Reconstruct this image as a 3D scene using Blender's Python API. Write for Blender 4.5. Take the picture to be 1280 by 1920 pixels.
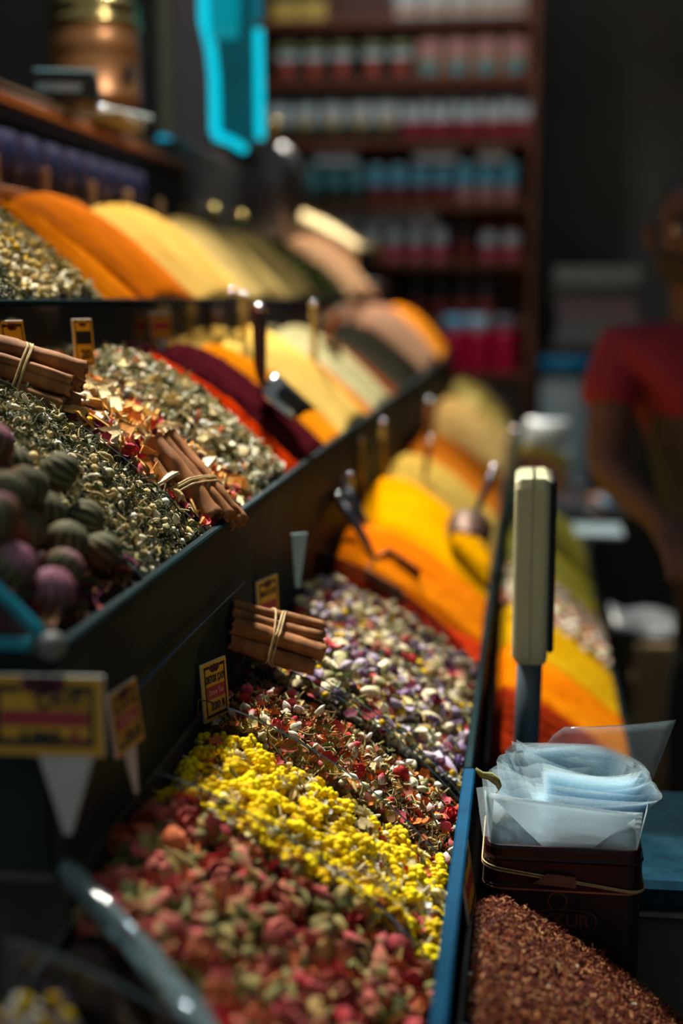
import bpy, math, random
import numpy as np
from mathutils import Vector, Matrix

PI = math.pi
for _o in list(bpy.data.objects):
    bpy.data.objects.remove(_o, do_unlink=True)
S = bpy.context.scene
C = S.collection
H = 1.5                      # eye height: every z below is written relative to it

# ------------------------------------------------------------------ camera
cd = bpy.data.cameras.new('camera')
cam = bpy.data.objects.new('camera', cd)
C.objects.link(cam)
cam.location = (0, 0, H)
cam.rotation_euler = (math.radians(90 - 8.635), 0, math.radians(7.393))
cd.sensor_fit = 'VERTICAL'
cd.sensor_height = 36
cd.sensor_width = 24
cd.lens = 50
cd.clip_start = 0.05
cd.dof.use_dof = True
cd.dof.focus_distance = 1.21
cd.dof.aperture_fstop = 2.3
S.camera = cam

# ------------------------------------------------------------------ world, exposure, lamps and added fills
S.view_settings.view_transform = 'Standard'
S.view_settings.look = 'None'
S.view_settings.exposure = 0.0
S.view_settings.gamma = 1
S.view_settings.use_curve_mapping = False
S.cycles.max_bounces = 10
S.cycles.transparent_max_bounces = 32
S.cycles.caustics_refractive = False
S.cycles.caustics_reflective = False
S.cycles.sample_clamp_indirect = 4.0
S.cycles.use_denoising = True

W = bpy.data.worlds.new('world')
S.world = W
W.use_nodes = True
bg = W.node_tree.nodes['Background']
bg.inputs[0].default_value = (0.88, 0.98, 1.0, 1)
bg.inputs[1].default_value = 0.14


def spot(name, loc, aim, watts, col, angle, blend=0.5, radius=0.05):
    l = bpy.data.lights.new(name, 'SPOT')
    l.energy = watts
    l.color = col
    l.spot_size = math.radians(angle)
    l.spot_blend = blend
    l.shadow_soft_size = radius
    o = bpy.data.objects.new(name, l)
    C.objects.link(o)
    o.location = (loc[0], loc[1], loc[2] + H)
    d = Vector(aim) - Vector(loc)
    o.rotation_euler = d.to_track_quat('-Z', 'Y').to_euler()
    return o


WARM = (1.0, 0.92, 0.80)
COOL = (0.75, 0.95, 1.0)
spot('stall_spot', (-0.60, 1.80, 1.20), (-0.15, 1.17, -0.33), 235, WARM, 36, 0.75, 0.035)
spot('stall_spot', (-0.66, 2.95, 1.25), (-0.38, 2.10, -0.12), 230, WARM, 41, 0.6, 0.05)
spot('stall_spot', (-0.60, 4.20, 1.30), (-0.45, 3.10, -0.10), 190, WARM, 30, 0.6, 0.05)
spot('stall_spot', (-0.60, 5.30, 1.30), (-0.40, 4.45, -0.05), 270, WARM, 46, 0.6, 0.05)
spot('stall_spot', (-0.35, 1.95, 1.20), (0.07, 2.08, -0.58), 110, WARM, 26, 0.5, 0.05)
spot('stall_spot', (-0.35, 3.10, 1.25), (-0.28, 2.85, -0.30), 80, WARM, 30, 0.6, 0.05)
spot('counter_spot', (-0.30, 1.95, 1.00), (0.03, 1.14, -0.46), 95, COOL, 15, 0.6, 0.04)
spot('corner_fill', (-0.33, 0.82, 0.90), (-0.275, 0.783, -0.20), 5, COOL, 9, 0.6, 0.04)  # unseen cool fill added for the tray's corner frame alone
spot('film_fill', (-0.45, 1.05, 1.0), (-0.215, 0.715, -0.36), 16, COOL, 9, 0.6, 0.03)  # unseen fill added to brighten the crinkled film roll
spot('case_top_fill', (-0.30, 2.25, 1.3), (-0.76, 2.30, 0.28), 36, (1.0, 0.97, 0.92), 52, 0.6, 0.04)  # unseen fill added to lift the urn and terminal on the case
al = bpy.data.lights.new('case_inner_fill', 'AREA')  # added area light without a fitting, lifts the packets inside the case
al.shape = 'RECTANGLE'
al.size, al.size_y = 0.02, 1.6
al.energy = 0.22
al.color = COOL
ao = bpy.data.objects.new('case_inner_fill', al)
C.objects.link(ao)
ao.location = (-0.74, 2.1, 0.258 + H)
ao.rotation_euler = (0, 0.5, 0)
spot('packet_fill', (-0.25, 4.9, 1.2), (0.06, 3.85, -0.45), 60, COOL, 17, 0.6, 0.05)  # unseen fill added so the counter-end packets come out bright
spot('aisle_fill', (0.55, 4.4, 1.4), (0.30, 3.22, -0.90), 60, WARM, 16, 0.6, 0.05)  # added fill without a fitting, meant for the tan carton
spot('drum_fill', (0.10, 4.9, 1.6), (0.15, 5.5, -0.45), 16, COOL, 22, 0.6, 0.05)  # added fill that picks the drum out of the dark
spot('shelf_spot', (-0.5, 5.25, 2.1), (-0.52, 6.3, 0.35), 40, (0.9, 0.97, 1.0), 80, 0.7, 0.1)
spot('ledge_fill', (0.0, 4.9, 0.75), (-0.18, 6.05, -0.20), 15, (0.95, 0.97, 1.0), 24, 0.7, 0.06)  # added fill for the red jars under the shelf boards


# ------------------------------------------------------------------ helpers
def lin(r, g, b):
    f = lambda c: (c / 255 / 12.92) if c <= 10.3 else ((c / 255 + 0.055) / 1.055) ** 2.4
    return (f(r), f(g), f(b))


_mats = {}


def pm(name, rgb, rough=0.55, metal=0.0, spec=0.5, noise=0.15, scale=30.0, bump=0.0, stretch=(1, 1, 1),
       emit=None, coat=0.0, ior=1.5):
    """procedural principled material: base colour with a noise-driven variation and optional bump"""
    if name in _mats:
        return _mats[name]
    m = bpy.data.materials.new(name)
    m.use_nodes = True
    nt = m.node_tree
    b = nt.nodes['Principled BSDF']
    b.inputs['Roughness'].default_value = rough
    b.inputs['Metallic'].default_value = metal
    b.inputs['Specular IOR Level'].default_value = spec
    b.inputs['Coat Weight'].default_value = coat
    b.inputs['IOR'].default_value = ior
    tc = nt.nodes.new('ShaderNodeTexCoord')
    mp = nt.nodes.new('ShaderNodeMapping')
    mp.inputs['Scale'].default_value = stretch
    nt.links.new(tc.outputs['Object'], mp.inputs['Vector'])
    nz = nt.nodes.new('ShaderNodeTexNoise')
    nz.inputs['Scale'].default_value = scale
    nz.inputs['Detail'].default_value = 6
    nt.links.new(mp.outputs[0], nz.inputs['Vector'])
    rp = nt.nodes.new('ShaderNodeValToRGB')
    rp.color_ramp.elements[0].position = 0.3
    rp.color_ramp.elements[1].position = 0.7
    rp.color_ramp.elements[0].color = tuple(max(0, c * (1 - noise)) for c in rgb) + (1,)
    rp.color_ramp.elements[1].color = tuple(min(1, c * (1 + noise)) for c in rgb) + (1,)
    nt.links.new(nz.outputs['Fac'], rp.inputs['Fac'])
    nt.links.new(rp.outputs[0], b.inputs['Base Color'])
    if bump:
        bp = nt.nodes.new('ShaderNodeBump')
        bp.inputs['Strength'].default_value = bump
        bp.inputs['Distance'].default_value = 0.002
        nt.links.new(nz.outputs['Fac'], bp.inputs['Height'])
        nt.links.new(bp.outputs[0], b.inputs['Normal'])
    if emit:
        b.inputs['Emission Color'].default_value = tuple(emit[:3]) + (1,)
        b.inputs['Emission Strength'].default_value = emit[3]
    _mats[name] = m
    return m


def powder(name, c1, c2, streak=60):
    """loose ground spice: two tones laid in streaks down the slope, grainy bump"""
    if name in _mats:
        return _mats[name]
    m = bpy.data.materials.new(name)
    m.use_nodes = True
    nt = m.node_tree
    b = nt.nodes['Principled BSDF']
    b.inputs['Roughness'].default_value = 0.95
    b.inputs['Specular IOR Level'].default_value = 0.0
    tc = nt.nodes.new('ShaderNodeTexCoord')
    mp = nt.nodes.new('ShaderNodeMapping')
    mp.inputs['Scale'].default_value = (4, streak, 4)
    nt.links.new(tc.outputs['Object'], mp.inputs['Vector'])
    nz = nt.nodes.new('ShaderNodeTexNoise')
    nz.inputs['Scale'].default_value = 1.0
    nz.inputs['Detail'].default_value = 4
    nt.links.new(mp.outputs[0], nz.inputs['Vector'])
    rp = nt.nodes.new('ShaderNodeValToRGB')
    rp.color_ramp.elements[0].position = 0.38
    rp.color_ramp.elements[1].position = 0.62
    rp.color_ramp.elements[0].color = c1 + (1,)
    rp.color_ramp.elements[1].color = c2 + (1,)
    nt.links.new(nz.outputs['Fac'], rp.inputs['Fac'])
    nt.links.new(rp.outputs[0], b.inputs['Base Color'])
    n2 = nt.nodes.new('ShaderNodeTexNoise')
    n2.inputs['Scale'].default_value = 260
    n2.inputs['Detail'].default_value = 5
    nt.links.new(tc.outputs['Object'], n2.inputs['Vector'])
    bp = nt.nodes.new('ShaderNodeBump')
    bp.inputs['Strength'].default_value = 0.7
    bp.inputs['Distance'].default_value = 0.003
    nt.links.new(n2.outputs['Fac'], bp.inputs['Height'])
    nt.links.new(bp.outputs[0], b.inputs['Normal'])
    _mats[name] = m
    return m


def colattr(name, rough=0.75, spec=0.15, bump=0.25):
    """dried plants: every piece carries its own colour in the attribute Col"""
    if name in _mats:
        return _mats[name]
    m = bpy.data.materials.new(name)
    m.use_nodes = True
    nt = m.node_tree
    b = nt.nodes['Principled BSDF']
    b.inputs['Roughness'].default_value = rough
    b.inputs['Specular IOR Level'].default_value = spec
    at = nt.nodes.new('ShaderNodeAttribute')
    at.attribute_name = 'Col'
    tc = nt.nodes.new('ShaderNodeTexCoord')
    nz = nt.nodes.new('ShaderNodeTexNoise')
    nz.inputs['Scale'].default_value = 450
    nz.inputs['Detail'].default_value = 3
    nt.links.new(tc.outputs['Object'], nz.inputs['Vector'])
    mr = nt.nodes.new('ShaderNodeMapRange')
    mr.inputs[3].default_value = 0.6
    mr.inputs[4].default_value = 1.4
    nt.links.new(nz.outputs['Fac'], mr.inputs[0])
    mx = nt.nodes.new('ShaderNodeVectorMath')
    mx.operation = 'SCALE'
    nt.links.new(at.outputs['Color'], mx.inputs[0])
    nt.links.new(mr.outputs[0], mx.inputs['Scale'])
    nt.links.new(mx.outputs[0], b.inputs['Base Color'])
    bp = nt.nodes.new('ShaderNodeBump')
    bp.inputs['Strength'].default_value = bump
    bp.inputs['Distance'].default_value = 0.002
    nt.links.new(nz.outputs['Fac'], bp.inputs['Height'])
    nt.links.new(bp.outputs[0], b.inputs['Normal'])
    _mats[name] = m
    return m


def clear(name, tint, gloss=0.8, rough=0.03, haze=0.0, hazecol=(0.8, 0.9, 0.95)):
    """thin clear sheet: tinted see-through plus Fresnel gloss plus a little milky scatter"""
    if name in _mats:
        return _mats[name]
    m = bpy.data.materials.new(name)
    m.use_nodes = True
    nt = m.node_tree
    nt.nodes.remove(nt.nodes['Principled BSDF'])
    out = nt.nodes['Material Output']
    tr = nt.nodes.new('ShaderNodeBsdfTransparent')
    tr.inputs[0].default_value = tint + (1,)
    base = tr.outputs[0]
    if haze:
        df = nt.nodes.new('ShaderNodeBsdfDiffuse')
        df.inputs[0].default_value = hazecol + (1,)
        tl = nt.nodes.new('ShaderNodeBsdfTranslucent')
        tl.inputs[0].default_value = hazecol + (1,)
        m0 = nt.nodes.new('ShaderNodeMixShader')
        m0.inputs[0].default_value = 0.5
        nt.links.new(df.outputs[0], m0.inputs[1])
        nt.links.new(tl.outputs[0], m0.inputs[2])
        m1 = nt.nodes.new('ShaderNodeMixShader')
        nz = nt.nodes.new('ShaderNodeTexNoise')
        nz.inputs['Scale'].default_value = 25
        mr = nt.nodes.new('ShaderNodeMapRange')
        mr.inputs[3].default_value = haze * 0.7
        mr.inputs[4].default_value = haze * 1.3
        nt.links.new(nz.outputs['Fac'], mr.inputs[0])
        nt.links.new(mr.outputs[0], m1.inputs[0])
        nt.links.new(base, m1.inputs[1])
        nt.links.new(m0.outputs[0], m1.inputs[2])
        base = m1.outputs[0]
    gl = nt.nodes.new('ShaderNodeBsdfGlossy')
    gl.inputs['Roughness'].default_value = rough
    fr = nt.nodes.new('ShaderNodeFresnel')
    fr.inputs[0].default_value = 1.45
    mu = nt.nodes.new('ShaderNodeMath')
    mu.operation = 'MULTIPLY'
    mu.inputs[1].default_value = gloss
    nt.links.new(fr.outputs[0], mu.inputs[0])
    mix = nt.nodes.new('ShaderNodeMixShader')
    nt.links.new(mu.outputs[0], mix.inputs[0])
    nt.links.new(base, mix.inputs[1])
    nt.links.new(gl.outputs[0], mix.inputs[2])
    nt.links.new(mix.outputs[0], out.inputs[0])
    _mats[name] = m
    return m


def tag(o, label=None, cat=None, group=None, kind=None):
    if label:
        o['label'] = label
    if cat:
        o['category'] = cat
    if group:
        o['group'] = group
    if kind:
        o['kind'] = kind
    return o


def empty(name, loc=(0, 0, 0)):
    o = bpy.data.objects.new(name, None)
    C.objects.link(o)
    o.location = (loc[0], loc[1], loc[2] + H)
    o.empty_display_size = 0.02
    return o


def origin(o):
    v = Vector((0, 0, 0))
    while o is not None:
        v += o.location
        o = o.parent
    return v


class MB:
    """collects shapes (z relative to the eye) and links them as ONE mesh object"""

    def __init__(s):
        s.v, s.f, s.m, s.c = [], [], [], []

    def add(s, verts, faces, mi=0, col=None):
        b = len(s.v)
        s.v.extend([tuple(p) for p in verts])
        s.f.extend([tuple(i + b for i in f) for f in faces])
        s.m.extend([mi] * len(faces))
        if col is not None:
            s.c.extend(col if isinstance(col, list) else [col] * len(verts))
        return s

    def box(s, x0, x1, y0, y1, z0, z1, mi=0, M=None, bev=0.0):
        if bev > 0:
            b = min(bev, abs(x1 - x0) / 2.2, abs(y1 - y0) / 2.2, abs(z1 - z0) / 2.2)
            v, f, idx = [], [], {}
            for sx in (0, 1):
                for sy in (0, 1):
                    for sz in (0, 1):
                        cx, cy, cz = (x0, x1)[sx], (y0, y1)[sy], (z0, z1)[sz]
                        ix, iy, iz = cx + (b, -b)[sx], cy + (b, -b)[sy], cz + (b, -b)[sz]
                        for a, p in (('x', (cx, iy, iz)), ('y', (ix, cy, iz)), ('z', (ix, iy, cz))):
                            idx[(sx, sy, sz, a)] = len(v)
                            v.append(p)
            g = lambda *k: idx[k]
            for q in (0, 1):
                f.append((g(q, 0, 0, 'x'), g(q, 1, 0, 'x'), g(q, 1, 1, 'x'), g(q, 0, 1, 'x')))
                f.append((g(0, q, 0, 'y'), g(1, q, 0, 'y'), g(1, q, 1, 'y'), g(0, q, 1, 'y')))
                f.append((g(0, 0, q, 'z'), g(1, 0, q, 'z'), g(1, 1, q, 'z'), g(0, 1, q, 'z')))
                for r in (0, 1):
                    f.append((g(0, q, r, 'y'), g(1, q, r, 'y'), g(1, q, r, 'z'), g(0, q, r, 'z')))
                    f.append((g(q, 0, r, 'x'), g(q, 1, r, 'x'), g(q, 1, r, 'z'), g(q, 0, r, 'z')))
                    f.append((g(q, r, 0, 'x'), g(q, r, 1, 'x'), g(q, r, 1, 'y'), g(q, r, 0, 'y')))
                    for t in (0, 1):
                        f.append((g(q, r, t, 'x'), g(q, r, t, 'y'), g(q, r, t, 'z')))
        else:
            v = [(x, y, z) for x in (x0, x1) for y in (y0, y1) for z in (z0, z1)]
            f = [(0, 1, 3, 2), (4, 6, 7, 5), (0, 4, 5, 1), (2, 3, 7, 6), (0, 2, 6, 4), (1, 5, 7, 3)]
        if M is not None:
            v = [M @ Vector(p) for p in v]
        return s.add(v, f, mi)

    def tube(s, pts, rad, n=10, mi=0, flat=1.0, col=None, cap=True):
        pts = [Vector(p) for p in pts]
        if not hasattr(rad, '__len__'):
            rad = [rad] * len(pts)
        v, f = [], []
        up = Vector((0.13, 0.21, 0.97))
        pn = None
        for i, p in enumerate(pts):
            d = (pts[min(i + 1, len(pts) - 1)] - pts[max(i - 1, 0)]).normalized()
            a = (pn - d * pn.dot(d)) if pn is not None else d.cross(up)
            if a.length < 1e-6:
                a = d.cross(Vector((1, 0, 0)))
            a.normalize()
            pn = a
            b = d.cross(a)
            for k in range(n):
                t = 2 * PI * k / n
                v.append(p + a * (rad[i] * math.cos(t)) + b * (rad[i] * flat * math.sin(t)))
        for i in range(len(pts) - 1):
            for k in range(n):
                k2 = (k + 1) % n
                f.append((i * n + k, i * n + k2, (i + 1) * n + k2, (i + 1) * n + k))
        if cap:
            f.append(tuple(range(n - 1, -1, -1)))
            f.append(tuple((len(pts) - 1) * n + k for k in range(n)))
        return s.add(v, f, mi, col)

    def lathe(s, prof, M=None, n=24, mi=0):
        """prof: (radius, height) pairs"""
        v, f = [], []
        for r, h in prof:
            for k in range(n):
                t = 2 * PI * k / n
                v.append(Vector((r * math.cos(t), r * math.sin(t), h)))
        for i in range(len(prof) - 1):
            for k in range(n):
                k2 = (k + 1) % n
                f.append((i * n + k, i * n + k2, (i + 1) * n + k2, (i + 1) * n + k))
        f.append(tuple(range(n - 1, -1, -1)))
        f.append(tuple((len(prof) - 1) * n + k for k in range(n)))
        if M is not None:
            v = [M @ p for p in v]
        return s.add(v, f, mi)

    def grid(s, P, mi=0, col=None, closed=False):
        """P: rows x columns x 3"""
        n, m = len(P), len(P[0])
        v = [tuple(p) for r in P for p in r]
        f = []
        for i in range(n - 1):
            for j in range(m - 1 if not closed else m):
                j2 = (j + 1) % m
                f.append((i * m + j, i * m + j2, (i + 1) * m + j2, (i + 1) * m + j))
        return s.add(v, f, mi, col)

    def build(s, name, mats, parent=None, smooth=False, base=None, solid=0.0, bevel=0.0, sub=0):
        if not isinstance(mats, (list, tuple)):
            mats = [mats]
        V = np.array(s.v, dtype=np.float64)
        if parent is not None:
            off = origin(parent) - Vector((0, 0, H))
            loc = (0, 0, 0)
            V = V - np.array(off)
        else:
            if base is None:
                base = ((V[:, 0].min() + V[:, 0].max()) / 2, (V[:, 1].min() + V[:, 1].max()) / 2, V[:, 2].min())
            V = V - np.array(base)
            loc = (base[0], base[1], base[2] + H)
        me = bpy.data.meshes.new(name)
        me.from_pydata([tuple(p) for p in V], [], s.f)
        for m in mats:
            me.materials.append(m)
        if len(mats) > 1:
            me.polygons.foreach_set('material_index', s.m)
        if s.c:
            a = me.color_attributes.new('Col', 'FLOAT_COLOR', 'POINT')
            a.data.foreach_set('color', np.array([tuple(c) + (1,) for c in s.c], dtype=np.float32).ravel())
        if smooth:
            me.polygons.foreach_set('use_smooth', [True] * len(me.polygons))
        me.update()
        o = bpy.data.objects.new(name, me)
        C.objects.link(o)
        o.location = loc
        if parent is not None:
            o.parent = parent
        if solid:
            md = o.modifiers.new('thick', 'SOLIDIFY')
            md.thickness = solid
            md.offset = 0
        if bevel:
            md = o.modifiers.new('edge', 'BEVEL')
            md.width = bevel
            md.segments = 2
            md.limit_method = 'ANGLE'
        if sub:
            md = o.modifiers.new('sub', 'SUBSURF')
            md.levels = sub
            md.render_levels = sub
        return o


ORD = ['first', 'second', 'third', 'fourth', 'fifth', 'sixth', 'seventh', 'eighth', 'ninth', 'tenth', 'eleventh', 'twelfth',
       'thirteenth', 'fourteenth', 'fifteenth']

# ------------------------------------------------------------------ materials
M_floor = pm('floor_tile', lin(105, 98, 88), 0.6, noise=0.3, scale=4)
M_wall = pm('dark_wall', lin(98, 94, 88), 0.8, noise=0.2, scale=3)
M_pillar = pm('plum_pillar', lin(196, 176, 180), 0.6, noise=0.1, scale=5)
M_strip = pm('beige_strip', lin(236, 220, 184), 0.6, noise=0.1)
M_dark = pm('dark_stained_wood', lin(84, 74, 66), 0.7, spec=0.1, noise=0.3, scale=12, stretch=(1, 0.15, 1))
M_black = pm('black_lacquer', lin(78, 78, 78), 0.35, noise=0.2, scale=20)
M_shelf = pm('reddish_shelf_wood', lin(120, 66, 42), 0.45, noise=0.35, scale=9, stretch=(0.2, 1, 1), bump=0.1)
M_amber = pm('amber_wood', lin(170, 96, 36), 0.4, noise=0.3, scale=18, stretch=(1, 0.1, 1))
M_oak = pm('pale_wood', lin(176, 140, 96), 0.5, noise=0.25, scale=25, stretch=(1, 1, 0.15))
M_panel = pm('black_glass', (0.030, 0.038, 0.038), 0.45, spec=0.03, noise=0.5, scale=6, ior=1.3)
M_teal = pm('teal_edge', lin(20, 140, 158), 0.28, noise=0.2, scale=40)  # teal glass edge with the cyan light on it put into the colour
M_tealdark = pm('dark_teal_edge', lin(2, 32, 38), 0.55, spec=0.06, noise=0.3, scale=40)  # rim teal also carries the cyan light, in a darker tone
M_blue = pm('blue_rim', lin(0, 60, 90), 0.6, spec=0.05, noise=0.2, scale=30)
M_grey = pm('grey_edge', lin(120, 118, 110), 0.5, noise=0.2, scale=60)
M_clear = clear('clear_acrylic', (0.95, 0.95, 0.92), 0.7)
M_divedge = pm('acrylic_edge', lin(34, 50, 54), 0.2, noise=0.25, scale=30)
M_steel = pm('polished_steel', (0.62, 0.62, 0.62), 0.16, metal=1.0, noise=0.08)
M_steeldark = pm('dark_steel', (0.16, 0.17, 0.18), 0.25, metal=1.0, noise=0.15)
M_gunmetal = pm('gunmetal', lin(60, 66, 76), 0.3, metal=0.6, noise=0.15)
M_brass = pm('brass', (0.78, 0.58, 0.22), 0.22, metal=1.0, noise=0.1)
M_copper = pm('copper', (0.50, 0.22, 0.08), 0.38, metal=0.45, noise=0.15, scale=12)
M_plant = colattr('dried_plant')
M_cinn = pm('cinnamon_bark', lin(150, 102, 62), 0.7, spec=0.2, noise=0.42, scale=60, stretch=(1, 1, 0.25), bump=0.6)
M_raffia = pm('raffia', lin(190, 165, 112), 0.6, noise=0.3, scale=120, bump=0.3)
M_yellow = pm('yellow_card', lin(226, 172, 40), 0.45, noise=0.05)
M_ink = pm('black_ink', (0.012, 0.012, 0.012), 0.5, noise=0.1)
M_redband = pm('red_band', lin(176, 44, 62), 0.5, noise=0.06)
M_white = pm('white_plastic', lin(205, 205, 198), 0.45, noise=0.05)
M_offw = pm('pale_ink', lin(220, 190, 170), 0.5, noise=0.05)
M_maroon = pm('maroon_ink', lin(96, 30, 44), 0.5, noise=0.1)

# ------------------------------------------------------------------ the setting
def struct(name, mb, m):
    return tag(mb.build(name, m), kind='structure')


struct('floor', MB().box(-3, 2.2, -0.6, 7.2, -1.56, -1.5), M_floor)
struct('wall_back', MB().box(-3, 2.2, 7.0, 7.1, -1.5, 2.2), M_wall)
struct('wall_right', MB().box(2.0, 2.1, -0.6, 7.0, -1.5, 2.2), M_wall)
struct('wall_left', MB().box(-2.7, -2.6, -0.6, 7.0, -1.5, 2.2), M_wall)
struct('wall_partition', MB().box(-2.6, -1.10, 4.30, 4.40, -1.5, 2.2), M_wall)
struct('pillar', MB().box(-1.045, -0.93, 4.22, 4.42, -1.5, 2.2, bev=0.006), M_pillar)
struct('trim_1', MB().box(-1.10, -1.055, 4.26, 4.40, -1.5, 2.2, bev=0.006), M_strip)

# ------------------------------------------------------------------ the stepped stall
LIFT = {'low': 0.021, 'mid': 0.003}
RIMZ = {'low': -0.438}
TIER = {  # front x, front z, back x, back z, floor z
    'low': (-0.050, -0.466, -0.262, -0.348, -0.56),
    'mid': (-0.273, -0.206, -0.477, -0.070, -0.345),
    'top': (-0.486, -0.006, -0.690, 0.125, -0.135),
    'foot': (0.148, -0.606, -0.036, -0.492, -0.70),
    'rooi': (0.150, -0.580, -0.036, -0.463, -0.70),
    'far': (-0.565, 0.160, -0.860, 0.285, 0.05),
}


def surf(T, t):
    xf, zf, xb, zb, fl = TIER[T]
    return xb + (xf - xb) * t, zf + (zb - zf) * (1 - t ** 1.4)


t_ = empty('stepped_counter', (-0.4, 0.3, -1.5))
tag(t_, 'dark stepped stall counter carrying the tiers of spice trays', 'counter')
b = MB()
for x0, x1, zt, ys in ((-0.040, 0.165, -0.705, 0.3), (-0.268, -0.040, -0.565, 0.3), (-0.480, -0.268, -0.35, 0.79), (-0.72, -0.480, -0.14, 0.79)):
    b.box(x0, x1, ys, 5.35, -1.5, zt)
b.build('stepped_body', M_dark, t_, bevel=0.003)
MB().box(0.165, 0.172, 0.30, 5.35, -1.44, -0.74).build('front_board', M_black, t_)
MB().box(0.10, 0.168, 0.32, 5.33, -1.50, -1.44).build('plinth', M_black, t_)


def divider(root, T, y, lift=None, th=0.0038, mats=None):
    lift = LIFT.get(T, 0.008) if lift is None else lift
    xf, zf, xb, zb, fl = TIER[T]
    top = []
    for i in range(25):
        t = i / 24
        x, z = surf(T, t)
        top.append((x, z + lift * (1 - t ** 5)))
    n = len(top)
    v = [(x, y - th / 2, z) for x, z in top] + [(x, y + th / 2, z) for x, z in top]
    bz = fl + 0.005
    v += [(x, y - th / 2, bz) for x, z in top] + [(x, y + th / 2, bz) for x, z in top]
    d = MB()
    fs, fe = [], []
    for i in range(n - 1):
        fs.append((i, i + 1, 2 * n + i + 1, 2 * n + i))
        fs.append((n + i, n + i + 1, 3 * n + i + 1, 3 * n + i))
        fe.append((i, i + 1, n + i + 1, n + i))
    fe += [(0, n, 3 * n, 2 * n), (n - 1, 2 * n - 1, 4 * n - 1, 3 * n - 1)]
    d.v = v
    d.f = fs + fe
    d.m = [0] * len(fs) + [1] * len(fe)
    return d.build('divider', mats or [M_clear, M_divedge], root)


def tray(label, T, y0, y1, rim, divs, name='spice_tray', rimw=0.007, rimh=0.010, panel=None):
    xf, zf, xb, zb, fl = TIER[T]
    zr = RIMZ.get(T, zf)
    r = empty(name, ((xf + xb) / 2, (y0 + y1) / 2, fl))
    tag(r, label, 'tray', 'spice trays on the stepped stall')
    MB().box(xf, xf + 0.005, y0, y1, fl, zr - 0.004).build('front_panel', panel or M_panel, r)
    MB().box(xf - 0.001, xf + rimw, y0, y1, zr - rimh * 0.6, zr + rimh * 0.4, bev=0.0015).build('rim', rim, r)
    MB().box(xb, xf, y0, y1, fl, fl + 0.005).build('floor_board', M_black, r)
    MB().box(xb - 0.002, xb + 0.002, y0, y1, fl + 0.005, zb - 0.02).build('back_board', M_black, r)
    for y in divs:
        divider(r, T, y)
    return r


tray('near low tray with bright blue rim holding roses, yellow flowers and detox tea', 'low', 0.48, 1.272, M_blue,
     [0.49, 0.662, 0.93, 1.105, 1.262], rimw=0.010, rimh=0.014)
tl = tray('long low tray with dull teal rim holding flower mixes and yellow powders', 'low', 1.276, 5.3, M_tealdark,
     [1.283, 1.512], rimw=0.007, rimh=0.012)
divider(tl, 'low', 1.746, 0.030, 0.003, [clear('brown_acrylic', (0.50, 0.33, 0.26), 0.8), pm('brown_acrylic_edge', lin(96, 62, 48), 0.25)])
tm = tray('middle tray with teal rim holding tea balls, green herbs and cinnamon', 'mid', 0.775, 5.3, M_tealdark,
          [0.995, 1.20, 1.405], rimw=0.008, rimh=0.011)
tray('uppermost long tray at eye level holding chamomile and orange powders', 'top', 1.0, 4.75, M_tealdark, [1.38, 1.62],
     rimw=0.004, rimh=0.007, panel=pm('mirror_black_glass', (0.012, 0.014, 0.012), 0.10, spec=0.6, noise=0.5, scale=6, ior=1.6))
tray('lowest tray behind the weighing scale with red, orange and yellow powders', 'foot', 1.53, 3.75, M_tealdark, [],
     rimw=0.004, rimh=0.008)
tray('front low tray holding dark red tea granules in the corner', 'rooi', 0.50, 1.10, M_tealdark, [0.842], rimw=0.004,
     rimh=0.008)
tray('small high tray at the far end with pale tan heaps', 'far', 4.75, 5.32, M_black, [], rimw=0.006)
tag(MB().box(-0.87, -0.50, 4.76, 5.32, -0.14, 0.048, bev=0.004).build('raised_stand', M_black),
    'black raised stand under the small high tray at far end', 'stand')

# teal end frame and corner joint at the near end of the middle tray
xf, zf, xb, zb, fl = TIER['mid']
pts = []
for i in range(20):
    t = 1 - i / 19 * 0.9
    x, z = surf('mid', t)
    pts.append((x, 0.780, z + 0.006 + 0.02 * (1 - t)))
e = MB().tube(pts, 0.0042, 8).build('end_frame', M_teal, tm, smooth=True)
MB().box(-0.46, -0.283, 0.776, 0.783, -0.2045, -0.1975, bev=0.001).build('end_bar', M_teal, tm)
MB().box(-0.47, -0.277, 0.7795, 0.7835, -0.34, -0.206).build('end_panel', M_panel, tm)
MB().lathe([(0.001, -0.008), (0.005, -0.0075), (0.0078, -0.004), (0.0085, 0), (0.0078, 0.004), (0.005, 0.0075), (0.001, 0.008)],
           Matrix.Translation((-0.2715, 0.779, -0.2015)), 16).build('corner_joint', M_grey, tm, smooth=True)

# blue reflection in the middle tray's dark front, modelled as a thin strip
tag(MB().tube([(-0.262, 0.86, -0.268), (-0.262, 1.1, -0.267), (-0.262, 1.30, -0.268)], 0.0012, 8).build('reflection_strip', pm('deep_blue', lin(4, 74, 122), 0.4, noise=0.1), smooth=True),
    'thin blue strip standing for a reflection on dark front below middle tray', 'strip')


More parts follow.
